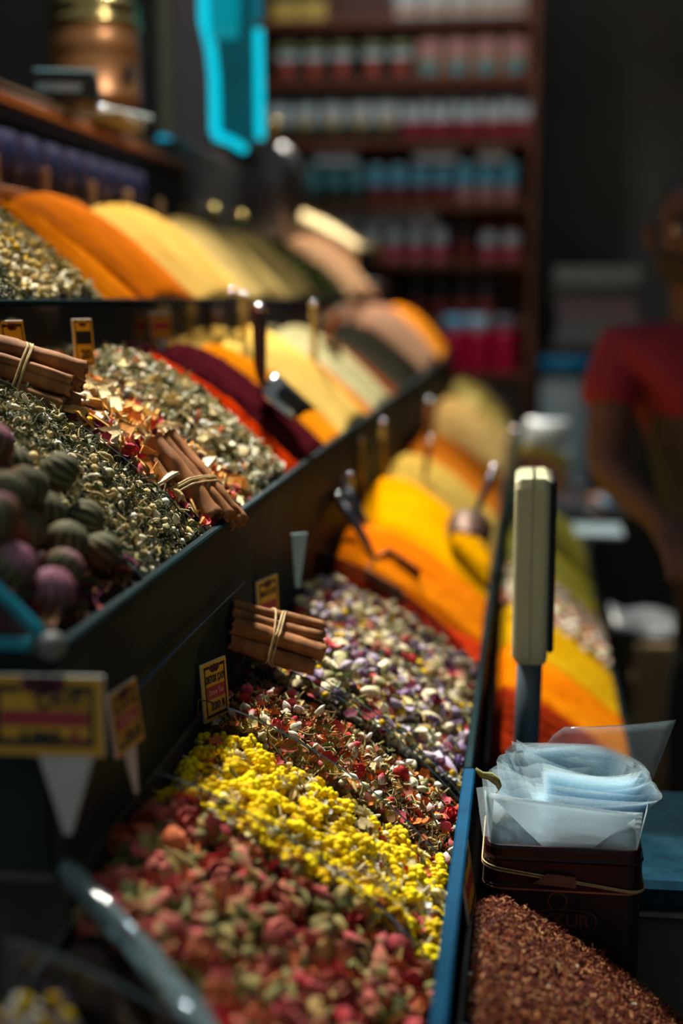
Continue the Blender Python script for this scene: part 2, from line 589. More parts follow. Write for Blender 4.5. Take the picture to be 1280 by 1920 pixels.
# ------------------------------------------------------------------ loose contents
def mesh_np(name, V, F, cols, mat, base):
    """V (n,3), F list of (k,4) or (k,3) int arrays; one stuff object"""
    me = bpy.data.meshes.new(name)
    V = V - np.array(base)
    me.vertices.add(len(V))
    me.vertices.foreach_set('co', V.astype(np.float32).ravel())
    tot = sum(f.size for f in F)
    npoly = sum(len(f) for f in F)
    me.loops.add(tot)
    me.polygons.add(npoly)
    me.loops.foreach_set('vertex_index', np.concatenate([f.ravel() for f in F]).astype(np.int32))
    sizes = np.concatenate([np.full(len(f), f.shape[1]) for f in F])
    st = np.concatenate([[0], np.cumsum(sizes)[:-1]])
    me.polygons.foreach_set('loop_start', st.astype(np.int32))
    me.polygons.foreach_set('use_smooth', np.ones(npoly, dtype=bool))
    me.materials.append(mat)
    me.update(calc_edges=True)
    me.validate()
    a = me.color_attributes.new('Col', 'FLOAT_COLOR', 'POINT')
    a.data.foreach_set('color', np.concatenate([cols, np.ones((len(cols), 1))], 1).astype(np.float32).ravel())
    o = bpy.data.objects.new(name, me)
    C.objects.link(o)
    o.location = (base[0], base[1], base[2] + H)
    return o


def tpl_grid(fn, n, m, closed=False):
    V, Wt = [], []
    for i in range(n):
        for j in range(m):
            p, w = fn(i / (n - 1), j / (m if closed else (m - 1)))
            V.append(p)
            Wt.append(w)
    F = []
    for i in range(n - 1):
        for j in range(m if closed else m - 1):
            j2 = (j + 1) % m
            F.append((i * m + j, i * m + j2, (i + 1) * m + j2, (i + 1) * m + j))
    return np.array(V, float), np.array(F), np.array(Wt, float)


def tjoin(L):
    V, F, Wt, n = [], [], [], 0
    for v, f, w in L:
        V.append(v)
        F.append(f + n)
        Wt.append(w)
        n += len(v)
    return np.concatenate(V), np.concatenate(F), np.concatenate(Wt)


def t_ball(n=5, m=7, sq=1.0, w0=None):
    return tpl_grid(lambda a, b: ((0.5 * math.sin(PI * (0.02 + 0.96 * a)) * math.cos(2 * PI * b), 0.5 * math.sin(PI * (0.02 + 0.96 * a)) * math.sin(2 * PI * b),
                                   0.5 * sq * math.cos(PI * a)), (1 - a) if w0 is None else w0), n, m, True)


def t_bud():
    def fn(a, b):
        r = 0.30 * math.sin(PI * min(1, 0.03 + a * 0.97)) ** 0.7 * (1 - 0.35 * a) * (1 + 0.16 * math.cos(2 * PI * b * 4))
        return (r * math.cos(2 * PI * b + a), r * math.sin(2 * PI * b + a), a - 0.5), min(1, max(0, a * 1.6 - 0.3))
    return tpl_grid(fn, 7, 9, True)


def t_petal(curl=0.5):
    def fn(a, b):
        x = (b - 0.5) * (0.35 + 0.65 * math.sin(PI * (0.15 + 0.7 * a)))
        y = a - 0.5
        return (x, y, curl * (x * x * 1.4 + (a - 0.4) ** 2 * 0.8) + 0.05 * math.sin(9 * a + 5 * b)), a
    return tpl_grid(fn, 5, 4)


def t_leaf():
    def fn(a, b):
        th = (b - 0.5) * 3.6
        w = 0.16 * math.sin(PI * (0.06 + 0.88 * a))
        return (w * math.sin(th), a - 0.5, w * (1 - math.cos(th)) + 0.12 * math.sin(3 * a)), b
    return tpl_grid(fn, 6, 4)


def t_twig():
    def fn(a, b):
        r = 0.055
        return (r * math.cos(2 * PI * b) + 0.10 * math.sin(4 * a), a - 0.5, r * math.sin(2 * PI * b)), a
    return tpl_grid(fn, 4, 4, True)


def t_needle():
    def fn(a, b):
        r = 0.10 * (1 - 0.4 * a)
        return (r * math.cos(2 * PI * b), a - 0.5, r * math.sin(2 * PI * b)), a
    return tpl_grid(fn, 2, 4, True)


def t_curl():
    def fn(a, b):
        th = a * 3.4
        r = 0.05
        return (0.35 * math.cos(th) + r * math.cos(2 * PI * b), 0.35 * math.sin(th) + r * math.cos(2 * PI * b) * 0.6, r * math.sin(2 * PI * b) + 0.12 * a), a
    return tpl_grid(fn, 7, 4, True)


def t_rose(seed=0):
    rd = random.Random(seed)
    L = []
    for ring, (n, r, tilt) in enumerate(((3, 0.10, 0.15), (4, 0.20, 0.45), (5, 0.32, 0.85))):
        for k in range(n):
            v, f, w = t_petal(1.0)
            M = (Matrix.Rotation(2 * PI * k / n + ring + rd.uniform(-0.3, 0.3), 3, 'Z') @ Matrix.Rotation(-tilt + rd.uniform(-0.15, 0.15), 3, 'X'))
            v = v * np.array([0.55, 0.5, 0.5])
            v = np.stack([v[:, 0], np.full(len(v), r) - v[:, 2], v[:, 1] + 0.12], 1)
            M = np.array(M)
            L.append((v @ M.T, f, w))
    L.append(tpl_grid(lambda a, b: ((0.22 * math.sin(PI * (0.5 + 0.5 * a)) * math.cos(2 * PI * b), 0.22 * math.sin(PI * (0.5 + 0.5 * a)) * math.sin(2 * PI * b), -0.1 - 0.25 * a), 0.0), 4, 7, True))
    return tjoin(L)


def t_cluster(seed=0, n=9):
    rd = random.Random(seed)
    L = []
    for k in range(n):
        v, f, w = t_ball(5, 7, 0.9)
        q = 2.4 * k
        r = 0.36 * math.sqrt(k / n)
        sc = rd.uniform(0.26, 0.40)
        v = v * sc + np.array([r * math.cos(q), r * math.sin(q), 0.20 - 0.9 * r * r + rd.uniform(-0.06, 0.06)])
        L.append((v, f, w))
    return tjoin(L)


def t_cham(seed=0):
    rd = random.Random(seed)
    L = [t_ball(5, 8, 0.9, 1.0)]
    L[0] = (L[0][0] * 0.5 + np.array([0, 0, 0.12]), L[0][1], L[0][2])
    for k in range(9):
        v, f, w = t_petal(0.3)
        v = v * np.array([0.24, 0.45, 0.4])
        v[:, 1] += 0.36
        M = np.array(Matrix.Rotation(2 * PI * k / 9 + rd.uniform(-0.2, 0.2), 3, 'Z') @ Matrix.Rotation(rd.uniform(-0.9, 0.1), 3, 'X'))
        L.append((v @ M.T, f, w * 0))
    return tjoin(L)


def t_chunk():
    def fn(a, b):
        x, y = (b - 0.5) * 0.8, (a - 0.5)
        return (x * (1 + 0.25 * y), y, 0.10 + 0.10 * math.sin(3 * y) + 0.12 * x * x), 1
    v1, f1, w1 = tpl_grid(fn, 4, 4)
    v2 = v1 - np.array([0, 0, 0.14])
    n = len(v1)
    rim = [0, 1, 2, 3, 7, 11, 15, 14, 13, 12, 8, 4]
    side = np.array([(rim[i], rim[(i + 1) % 12], n + rim[(i + 1) % 12], n + rim[i]) for i in range(12)])
    return np.concatenate([v1, v2]), np.concatenate([f1, f1[:, ::-1] + n, side]), np.concatenate([w1, w1 * 0])


TP = {'ball': t_ball(), 'bud': t_bud(), 'petal': t_petal(), 'leaf': t_leaf(), 'twig': t_twig(), 'needle': t_needle(), 'curl': t_curl(),
      'rose': t_rose(), 'rose2': t_rose(5), 'cluster': t_cluster(), 'cluster2': t_cluster(4, 7), 'cham': t_cham(), 'chunk': t_chunk()}


def mound_grid(T, y0, y1, dome, nt, ny, rng, rough=0.0, drop=0.004, lump=0.0, t0=0.0, t1=1.0, wave=0.0):
    xf, zf, xb, zb, fl = TIER[T]
    t = np.linspace(t0, t1, nt)
    v = np.linspace(0, 1, ny)
    X = xb + (xf - xb) * t
    Z = zf + (zb - zf) * (1 - t ** 1.4)
    Z = Z - 0.020 * np.clip(1 - t / 0.14, 0, 1) ** 2 - drop
    ZZ = Z[:, None] + dome * (1 - np.abs(2 * v - 1) ** 2.2)[None, :] * (0.35 + 0.65 * np.sin(PI * np.clip(t * 0.8 + 0.16, 0, 1)))[:, None]
    ph = rng.uniform(0, 6, 6)
    yy = v * (y1 - y0)
    if lump:
        ZZ = ZZ + lump * (np.sin(60 * X[:, None] + ph[0] + 25 * yy[None, :]) * np.sin(55 * yy[None, :] + ph[1])
                          + 0.5 * np.sin(130 * X[:, None] + ph[2]) * np.sin(140 * yy[None, :] + ph[3]))
    if wave:
        ZZ = ZZ + wave * (np.sin(2 * PI * v * rng.integers(2, 4) + ph[4] + 0.6 * np.sin(5 * t)[:, None]))
    if rough:
        ZZ = ZZ + rng.normal(0, rough, ZZ.shape)
    XX = np.repeat(X[:, None], ny, 1)
    YY = np.repeat((y0 + yy)[None, :], nt, 0)
    return XX, YY, ZZ


def heap(name, label, cat, T, y0, y1, mat, dome=0.022, seed=1, nt=40, ny=26, rough=0.0006, lump=0.0015, wave=0.0, group=None, t0=0.0, sink=0.0):
    """one bin of ground spice: a closed mound"""
    rng = np.random.default_rng(seed)
    g = 0.0015
    X, Y, Z = mound_grid(T, y0 + g, y1 - g, dome, nt, ny, rng, rough, lump=lump, wave=wave, t0=t0)
    xf, zf, xb, zb, fl = TIER[T]
    X = np.clip(X, xb + 0.004, xf - 0.002)
    Z = Z - sink * np.linspace(1, 0, nt)[:, None] ** 0.7
    b = MB()
    P = np.stack([X, Y, Z], -1)
    b.grid(P)
    n, m = nt, ny
    B = P.copy()
    B[..., 2] = fl + 0.006
    k = len(b.v)
    b.v.extend(map(tuple, B.reshape(-1, 3)))
    per = [(i, 0) for i in range(n)] + [(n - 1, j) for j in range(1, m)] + [(i, m - 1) for i in range(n - 2, -1, -1)] + [(0, j) for j in range(m - 2, 0, -1)]
    for a, c in zip(per, per[1:] + per[:1]):
        i, j = a[0] * m + a[1], c[0] * m + c[1]
        b.f.append((i, j, k + j, k + i))
    b.m = [0] * len(b.f)
    used = sorted(set(i for f in b.f for i in f))
    rm = {q: i for i, q in enumerate(used)}
    b.v = [b.v[i] for i in used]
    b.f = [tuple(rm[i] for i in f) for f in b.f]
    o = b.build(name, mat, smooth=True)
    return tag(o, label, cat, group, 'stuff')


def bin_(name, label, cat, T, y0, y1, base, recipe, seed, dome=0.008, group=None, lump=0.004, t0=0.0, t1=1.0, y_in=0.004, keep=None):
    """one bin of dried pieces: a lumpy bed plus many separate pieces lying on it, one stuff object"""
    rng = np.random.default_rng(seed)
    nt, ny = 36, 24
    X, Y, Z = mound_grid(T, y0 + 0.002, y1 - 0.002, dome, nt, ny, rng, 0.0012, drop=0.006, lump=lump, t0=t0, t1=t1)
    xf, zf, xb, zb, fl = TIER[T]
    X = np.clip(X, xb + 0.004, xf - 0.003)
    V = [np.stack([X, Y, Z], -1).reshape(-1, 3)]
    I = np.arange(nt * ny).reshape(nt, ny)
    Fq = [np.stack([I[:-1, :-1], I[:-1, 1:], I[1:, 1:], I[1:, :-1]], -1).reshape(-1, 4)]
    cols = [np.array(base)[None, :] * rng.uniform(0.7, 1.3, (nt * ny, 1))]
    B = V[0].copy()
    B[:, 2] = fl + 0.006
    edge = np.concatenate([I[:, 0], I[-1, 1:], I[-2::-1, -1], I[0, -2:0:-1]])
    nb = nt * ny
    V.append(B[edge])
    ei = np.arange(len(edge)) + nb
    Fq.append(np.stack([edge, np.roll(edge, -1), np.roll(ei, -1), ei], -1))
    cols.append(np.repeat(np.array(base)[None, :], len(edge), 0))
    n0 = nb + len(edge)
    for tname, cnt, (s0, s1), pal, flat in recipe:
        tv, tf, tw = TP[tname]
        t = rng.uniform(t0 + 0.02, t1 - 0.01, cnt)
        v = rng.uniform(0, 1, cnt)
        fi, fj = (t - t0) / (t1 - t0) * (nt - 1), v * (ny - 1)
        i0, j0 = np.clip(fi.astype(int), 0, nt - 2), np.clip(fj.astype(int), 0, ny - 2)
        a, bb = (fi - i0)[:, None], (fj - j0)[:, None]
        G = np.stack([X, Y, Z], -1)
        p = (G[i0, j0] * (1 - a) * (1 - bb) + G[i0 + 1, j0] * a * (1 - bb) + G[i0, j0 + 1] * (1 - a) * bb + G[i0 + 1, j0 + 1] * a * bb)
        du = G[i0 + 1, j0] - G[i0, j0]
        dv = G[i0, j0 + 1] - G[i0, j0]
        if keep is not None:
            ok_ = keep(p[:, 0], p[:, 1])
            p, du, dv = p[ok_], du[ok_], dv[ok_]
            cnt = len(p)
        nn = np.cross(du, dv)
        nn /= np.linalg.norm(nn, axis=1, keepdims=True)
        nn[nn[:, 2] < 0] *= -1
        sc = rng.uniform(s0, s1, cnt)
        zax = nn * flat + rng.normal(0, 1, (cnt, 3)) * (1 - flat) * 0.8
        zax /= np.linalg.norm(zax, axis=1, keepdims=True)
        rx = rng.normal(0, 1, (cnt, 3))
        xax = np.cross(rx, zax)
        xax /= np.linalg.norm(xax, axis=1, keepdims=True)
        yax = np.cross(zax, xax)
        off = nn * (rng.uniform(-0.1, 0.75, cnt) * np.minimum(sc, 0.013))[:, None]
        p = p + off
        m_ = np.minimum(sc * 0.5, (y1 - y0) * 0.3) + y_in * 0.5
        p[:, 1] = np.clip(p[:, 1], y0 + m_, y1 - m_)
        p[:, 0] = np.clip(p[:, 0], xb + 0.006, xf - 0.001 - sc * 0.42)
        Rm = np.stack([xax, yax, zax], -1) * (sc * 1.0)[:, None, None]
        loc = tv[None] * rng.uniform(0.8, 1.25, (cnt, 1, 3))
        Vv = np.einsum('nij,nkj->nki', Rm, loc) + p[:, None, :]
        V.append(Vv.reshape(-1, 3))
        nv = len(tv)
        Fq.append((tf[None] + (np.arange(cnt) * nv)[:, None, None] + n0).reshape(-1, tf.shape[1]))
        n0 += cnt * nv
        pa = np.array([q[0] for q in pal])
        pb = np.array([q[1] for q in pal])
        ci = rng.integers(0, len(pal), cnt)
        br = rng.uniform(0.7, 1.25, (cnt, 1, 1))
        cc = (pa[ci][:, None, :] * (1 - tw)[None, :, None] + pb[ci][:, None, :] * tw[None, :, None]) * br
        cols.append(np.clip(cc.reshape(-1, 3), 0, 1))
    base_ = ((xf + xb) / 2, (y0 + y1) / 2, fl + 0.006)
    o = mesh_np(name, np.concatenate(V), Fq, np.concatenate(cols), M_plant, base_)
    return tag(o, label, cat, group, 'stuff')


L = lin
green = (L(96, 100, 58), L(140, 138, 88))
dgreen = (L(52, 58, 36), L(88, 92, 60))
straw = (L(176, 150, 92), L(206, 186, 132))
cream = (L(214, 200, 160), L(236, 226, 196))
white = (L(222, 222, 214), L(240, 240, 232))
brown = (L(98, 66, 42), L(140, 98, 62))
rust = (L(168, 78, 40), L(206, 112, 58))
red = (L(158, 30, 34), L(208, 58, 58))
pinkred = (L(176, 48, 62), L(222, 104, 110))
rosec = (L(150, 66, 62), L(200, 112, 100))
orange = (L(206, 88, 36), L(232, 134, 56))
purple = (L(92, 70, 104), L(138, 116, 158))
lilac = (L(146, 130, 160), L(190, 178, 198))
plum = (L(84, 34, 62), L(128, 58, 92))
yel = (L(226, 190, 6), L(255, 226, 10))
yel2 = (L(214, 168, 4), L(244, 208, 10))
yelw = (L(220, 200, 90), L(238, 232, 180))

# low tray, near to far
bin_('white_flower_mix', 'dim white and yellow flower mix, nearest bin of blue-rimmed tray', 'dried flowers', 'low', 0.50, 0.658, L(30, 28, 22),
     [('cham', 60, (0.014, 0.020), [(white[0], yel[0]), (lilac[0], yel2[0])], 0.6), ('bud', 60, (0.012, 0.018), [green, lilac, straw], 0.2),
      ('leaf', 60, (0.012, 0.02), [dgreen, green], 0.3)], 3, t1=0.22, group='dried flower bins')
bin_('dried_rosebuds', 'dried red and pink rosebuds filling bin beside yellow flowers', 'dried flowers', 'low', 0.666, 0.928, L(44, 30, 24),
     [('rose', 150, (0.021, 0.029), [rosec, pinkred, (L(140, 50, 52), L(186, 96, 88)), (rosec[0], L(206, 140, 110)), (L(160, 78, 50), L(204, 116, 74)), (L(120, 104, 58), L(180, 110, 90))], 0.5), ('rose2', 110, (0.018, 0.025), [(L(140, 46, 56), L(190, 90, 92)), rosec, (L(110, 28, 34), L(160, 52, 54))], 0.4),
      ('bud', 430, (0.017, 0.025), [(green[1], pinkred[1]), (green[0], rosec[1]), (green[1], (straw[0])), (straw[0], rosec[1])], 0.15),
      ('petal', 200, (0.010, 0.016), [rosec, pinkred, red, rust], 0.4), ('leaf', 760, (0.012, 0.021), [green, dgreen, straw, (L(120, 124, 60), L(160, 160, 96))], 0.3)], 4, lump=0.006, dome=-0.002, group='dried flower bins', keep=lambda x, y: y > 0.770 - (x + 0.262) * 0.89)
bin_('yellow_everlasting_flowers', 'bright yellow clustered dried flowers between two curved dividers', 'dried flowers', 'low', 0.934, 1.102, L(120, 100, 50),
     [('cluster', 170, (0.016, 0.024), [yel, yel, yel2], 0.75), ('cluster2', 120, (0.013, 0.019), [yel, yel2, yel], 0.5),
      ('ball', 380, (0.004, 0.0065), [yel, yel2], 0.5), ('ball', 380, (0.005, 0.008), [yelw, cream, (white[0], straw[1])], 0.5), ('cham', 90, (0.011, 0.016), [(white[0], straw[1]), (cream[1], yelw[1])], 0.5), ('leaf', 200, (0.009, 0.015), [brown, green, straw], 0.3),
      ('chunk', 110, (0.008, 0.013), [straw, rust, cream], 0.4), ('twig', 260, (0.012, 0.026), [straw, green, cream], 0.4),
      ('petal', 120, (0.007, 0.012), [straw, pinkred, brown], 0.4)], 5, lump=0.003, dome=-0.004, group='dried flower bins')
bin_('detox_tea_mix', 'chopped reddish-brown detox tea blend behind the yellow flowers', 'herbal tea', 'low', 1.109, 1.259, L(74, 48, 34),
     [('petal', 620, (0.005, 0.0095), [rust, rosec, brown, orange, straw, brown, (L(120, 60, 50), L(176, 96, 70))], 0.35), ('chunk', 1300, (0.0035, 0.0075), [brown, straw, rust, straw, brown], 0.3),
      ('leaf', 600, (0.007, 0.012), [brown, green, straw, dgreen], 0.25), ('twig', 700, (0.006, 0.015), [straw, brown, green, yelw], 0.3), ('petal', 40, (0.009, 0.014), [red, orange, pinkred], 0.4),
      ('bud', 110, (0.011, 0.016), [(cream[0], white[1]), (green[1], cream[1]), (pinkred[0], white[0])], 0.2),
      ('rose', 16, (0.013, 0.018), [pinkred, red, rosec], 0.5), ('ball', 110, (0.005, 0.008), [red, cream, orange], 0.4)], 6, group='dried flower bins')
mixpal = [purple, lilac, cream, cream, (purple[0], lilac[1]), straw, (green[1], lilac[1]), (green[1], cream[1])]
bin_('purple_flower_mix', 'purple, cream and green dried flower mix beside the cinnamon bundle', 'herbal tea', 'low', 1.287, 1.509, L(66, 56, 46),
     [('bud', 250, (0.018, 0.027), mixpal, 0.2), ('rose', 90, (0.014, 0.02), [purple, lilac, plum, cream], 0.5), ('petal', 420, (0.009, 0.015), [plum, lilac, pinkred, straw], 0.35),
      ('leaf', 420, (0.011, 0.02), [green, dgreen, (L(110, 124, 96), L(150, 160, 130))], 0.3), ('cham', 90, (0.011, 0.016), [(cream[0], yel[0]), (white[0], yel2[0])], 0.5),
      ('ball', 130, (0.006, 0.010), [yel2, cream, dgreen, orange], 0.4), ('twig', 200, (0.012, 0.022), [straw, green], 0.3)], 7, group='dried flower bins')
bin_('pale_flower_mix', 'cream and mauve dried flower mix next to red powder', 'herbal tea', 'low', 1.515, 1.742, L(76, 58, 50),
     [('bud', 260, (0.019, 0.028), [cream, cream, (green[1], cream[1]), lilac, (straw[0], yelw[1]), (pinkred[0], cream[0])], 0.2),
      ('petal', 420, (0.009, 0.015), [plum, pinkred, lilac, cream], 0.35), ('rose', 90, (0.014, 0.021), [(plum[0], lilac[0]), pinkred, cream, lilac], 0.5),
      ('leaf', 320, (0.011, 0.018), [green, dgreen, plum], 0.3), ('cham', 80, (0.012, 0.018), [(cream[0], yel[0]), (yel[0], yel2[0])], 0.5),
      ('ball', 60, (0.008, 0.012), [yel2, orange, red], 0.4)], 8, group='dried flower bins')

P_red = powder('red_pepper', L(150, 34, 12), L(196, 64, 22), 90)
heap('red_pepper_flakes', 'coarse red pepper heap between flower mix and orange powder', 'spice', 'low', 1.75, 1.90, P_red, 0.0, 21, rough=0.0018, sink=0.035, group='spice heaps')
heap('orange_powder', 'deep orange powder heap under two dark scoop handles', 'spice', 'low', 1.90, 2.16, powder('orange_curry', L(206, 96, 6), L(232, 130, 14), 30), 0.036, 22, group='spice heaps')
heap('turmeric_powder', 'brightest yellow powder heap with a steel scoop in its slope', 'spice', 'low', 2.16, 2.53, powder('turmeric', L(234, 148, 2), L(246, 176, 4), 25), 0.068, 23, group='spice heaps')
heap('ginger_powder', 'pale yellow powder heap behind the brightest yellow one', 'spice', 'low', 2.53, 2.98, powder('ginger', L(222, 176, 70), L(240, 204, 104), 30), 0.060, 24, group='spice heaps')
heap('brown_orange_powder', 'brownish orange powder heap behind the pale yellow one', 'spice', 'low', 2.98, 3.65, powder('brown_orange', L(150, 76, 16), L(206, 118, 30), 14), 0.045, 25, group='spice heaps')
heap('tan_powder', 'tan powder heap near the far end of the low tray', 'spice', 'low', 3.65, 4.6, powder('tan', L(206, 160, 88), L(224, 182, 112), 12), 0.075, 26, group='spice heaps')
bin_('yellow_green_herb', 'yellow-green herb heap at far end of the low tray', 'herb', 'low', 4.6, 5.28, L(206, 190, 110),
     [('leaf', 500, (0.02, 0.035), [yelw, cream, (L(190, 180, 70), L(220, 206, 110)), straw], 0.3)], 27, dome=0.07, group='dried flower bins')

# middle tray
bin_('dried_petal_bed', 'dried petals and stalks lying under the tea balls', 'dried flowers', 'mid', 0.79, 0.992, L(70, 48, 44),
     [('leaf', 300, (0.010, 0.018), [brown, dgreen, plum], 0.4), ('petal', 300, (0.009, 0.014), [plum, pinkred, brown], 0.4)], 9, dome=0.0, t1=0.97, group='dried flower bins')
bin_('green_tea_blend', 'fine dark green tea with pale buds, between tea balls and cinnamon', 'herbal tea', 'mid', 0.998, 1.197, L(56, 56, 42),
     [('curl', 1500, (0.006, 0.011), [dgreen, (L(60, 66, 52), L(112, 116, 92)), (L(44, 46, 36), L(84, 88, 70)), green], 0.5),
      ('twig', 1100, (0.006, 0.014), [dgreen, (L(90, 92, 72), L(146, 146, 116)), straw], 0.5), ('leaf', 700, (0.006, 0.011), [dgreen, green, (L(96, 100, 80), L(150, 152, 124))], 0.4),
      ('ball', 230, (0.0045, 0.008), [cream, straw, white, straw], 0.4), ('bud', 120, (0.009, 0.014), [cream, (green[1], cream[1]), straw], 0.2)], 10, dome=0.004, group='dried flower bins')
bin_('fruit_tea_mix', 'orange peel, dark berry and petal fruit tea under the cinnamon', 'herbal tea', 'mid', 1.203, 1.402, L(96, 58, 40),
     [('chunk', 420, (0.012, 0.022), [(L(222, 170, 96), L(232, 178, 92)), (L(226, 196, 140), L(236, 214, 160)), (L(206, 132, 66), L(224, 150, 74)), cream], 0.55),
      ('petal', 700, (0.006, 0.012), [plum, red, (L(60, 22, 40), L(110, 40, 70)), pinkred], 0.35), ('ball', 160, (0.006, 0.010), [(L(30, 26, 34), L(56, 48, 60)), brown, yel2], 0.4),
      ('twig', 260, (0.008, 0.016), [yel2, straw, orange], 0.4), ('bud', 120, (0.010, 0.015), [cream, pinkred, straw], 0.2)], 11, dome=0.006, group='dried flower bins')
bin_('pale_herb_mix', 'pale green and cream dried herb next to orange-red powder', 'herb', 'mid', 1.408, 1.63, L(96, 90, 62),
     [('leaf', 1000, (0.009, 0.017), [green, (L(190, 194, 172), L(226, 228, 208)), cream, dgreen], 0.3), ('petal', 500, (0.008, 0.013), [(L(176, 180, 150), L(216, 216, 190)), cream, straw], 0.4),
      ('twig', 420, (0.010, 0.026), [straw, green, brown], 0.4), ('bud', 260, (0.009, 0.014), [cream, (green[1], white[1]), white], 0.2), ('chunk', 40, (0.012, 0.02), [straw, rust], 0.4)],
     12, dome=0.022, group='dried flower bins')
heap('red_orange_powder', 'vivid red-orange powder strip beside pale green herb', 'spice', 'mid', 1.633, 1.735, powder('paprika', L(206, 40, 4), L(236, 70, 8), 60), 0.012, 31, rough=0.0012, group='spice heaps')
heap('sumac_powder', 'dark maroon sumac heap with a large steel scoop', 'spice', 'mid', 1.735, 1.955, powder('sumac', L(70, 18, 28), L(106, 34, 44), 60), 0.022, 32, rough=0.0015, group='spice heaps')
heap('golden_powder', 'golden orange powder heap next to the maroon one', 'spice', 'mid', 1.955, 2.13, powder('golden', L(228, 128, 6), L(244, 150, 22), 30), 0.014, 33, group='spice heaps')
heap('cream_yellow_powder', 'pale cream-yellow powder ridge behind golden orange powder', 'spice', 'mid', 2.13, 2.47, powder('cream_yellow', L(242, 192, 84), L(252, 214, 116), 25), 0.038, 34, group='spice heaps')
heap('orange_strip_powder', 'narrow orange powder strip behind the cream-yellow ridge', 'spice', 'mid', 2.47, 2.58, powder('orange_strip', L(200, 104, 26), L(214, 126, 46), 40), 0.004, 35, group='spice heaps')
heap('pale_green_powder', 'pale grey-green powder heap with wooden-handled scoop', 'spice', 'mid', 2.58, 2.94, powder('pale_green', L(196, 186, 132), L(212, 204, 152), 20), 0.03, 36, group='spice heaps')
heap('brown_powder', 'thin brown powder strip behind pale green heap', 'spice', 'mid', 2.94, 3.10, powder('brown', L(110, 52, 24), L(140, 72, 36), 30), 0.004, 37, group='spice heaps')
heap('black_pepper', 'dark grey ground pepper heap on middle tray', 'spice', 'mid', 3.10, 3.85, powder('dark_grey', L(34, 32, 28), L(66, 62, 50), 10), 0.02, 38, group='spice heaps')
heap('pink_salt', 'pinkish tan heap on the far middle tray', 'spice', 'mid', 3.85, 4.62, powder('pink_tan', L(206, 148, 118), L(222, 176, 140), 8), 0.07, 39, group='spice heaps')
heap('amber_powder', 'amber orange heap at far end of middle tray', 'spice', 'mid', 4.62, 5.28, powder('amber', L(212, 120, 16), L(226, 142, 34), 10), 0.06, 40, group='spice heaps')

# upper tray
bin_('grey_herb', 'grey-green stalky herb at left end of the upper tray', 'herb', 'top', 1.02, 1.378, L(86, 86, 70),
     [('twig', 900, (0.010, 0.022), [(L(120, 122, 104), L(176, 176, 150)), dgreen, straw], 0.5), ('leaf', 500, (0.009, 0.016), [green, (L(140, 146, 120), L(186, 190, 164))], 0.4)], 13, group='dried flower bins')
bin_('chamomile_flowers', 'cream chamomile heads heaped at left of the upper tray', 'dried flowers', 'top', 1.382, 1.617, L(130, 118, 76),
     [('cham', 420, (0.013, 0.020), [(L(196, 186, 150), yel2[0]), (L(204, 200, 176), straw[0]), (L(180, 168, 126), (L(196, 166, 84)))], 0.5), ('ball', 320, (0.006, 0.010), [straw, cream, yelw], 0.4),
      ('bud', 260, (0.009, 0.014), [cream, (green[1], cream[1])], 0.2), ('leaf', 300, (0.010, 0.016), [green, straw], 0.3)], 14, dome=0.02, group='dried flower bins')
heap('bright_orange_powder', 'bright orange powder slope beside the chamomile', 'spice', 'top', 1.622, 1.80, powder('bright_orange', L(214, 104, 4), L(234, 132, 20), 40), 0.012, 41, group='spice heaps')
heap('rust_orange_powder', 'rust orange powder heap, second after the chamomile', 'spice', 'top', 1.80, 2.10, powder('rust_orange', L(176, 92, 26), L(212, 110, 14), 35), 0.034, 42, group='spice heaps')
heap('sand_powder', 'sand coloured powder heap on the upper tray', 'spice', 'top', 2.10, 2.55, powder('sand', L(188, 144, 62), L(204, 166, 86), 12), 0.042, 43, group='spice heaps')
heap('olive_tan_powder', 'olive tan powder heap behind the sand coloured one', 'spice', 'top', 2.55, 2.98, powder('olive_tan', L(164, 138, 78), L(182, 158, 98), 12), 0.045, 44, group='spice heaps')
heap('dark_olive_powder', 'dark olive powder heap on the upper tray', 'spice', 'top', 2.98, 3.42, powder('dark_olive', L(86, 76, 44), L(112, 98, 60), 12), 0.04, 45, group='spice heaps')
bin_('bay_leaves', 'mossy green leaf heap on the upper tray beyond dark olive powder', 'herb', 'top', 3.42, 3.88, L(70, 80, 36),
     [('leaf', 420, (0.025, 0.04), [(L(90, 104, 40), L(128, 140, 60)), dgreen], 0.4)], 15, dome=0.02, group='dried flower bins')
heap('salmon_powder', 'large salmon pink heap at far end of upper tray', 'spice', 'top', 3.88, 4.72, powder('salmon', L(216, 152, 116), L(226, 184, 136), 8), 0.075, 46, group='spice heaps')
heap('cream_powder', 'cream heap on the small high tray, nearer one', 'spice', 'far', 4.77, 5.0, powder('cream', L(226, 204, 150), L(236, 216, 168), 20), 0.03, 47, group='spice heaps')
heap('pale_tan_powder', 'pale tan heap on the small high tray, farther one', 'spice', 'far', 5.02, 5.30, powder('pale_tan', L(214, 178, 116), L(226, 196, 140), 20), 0.04, 48, group='spice heaps')

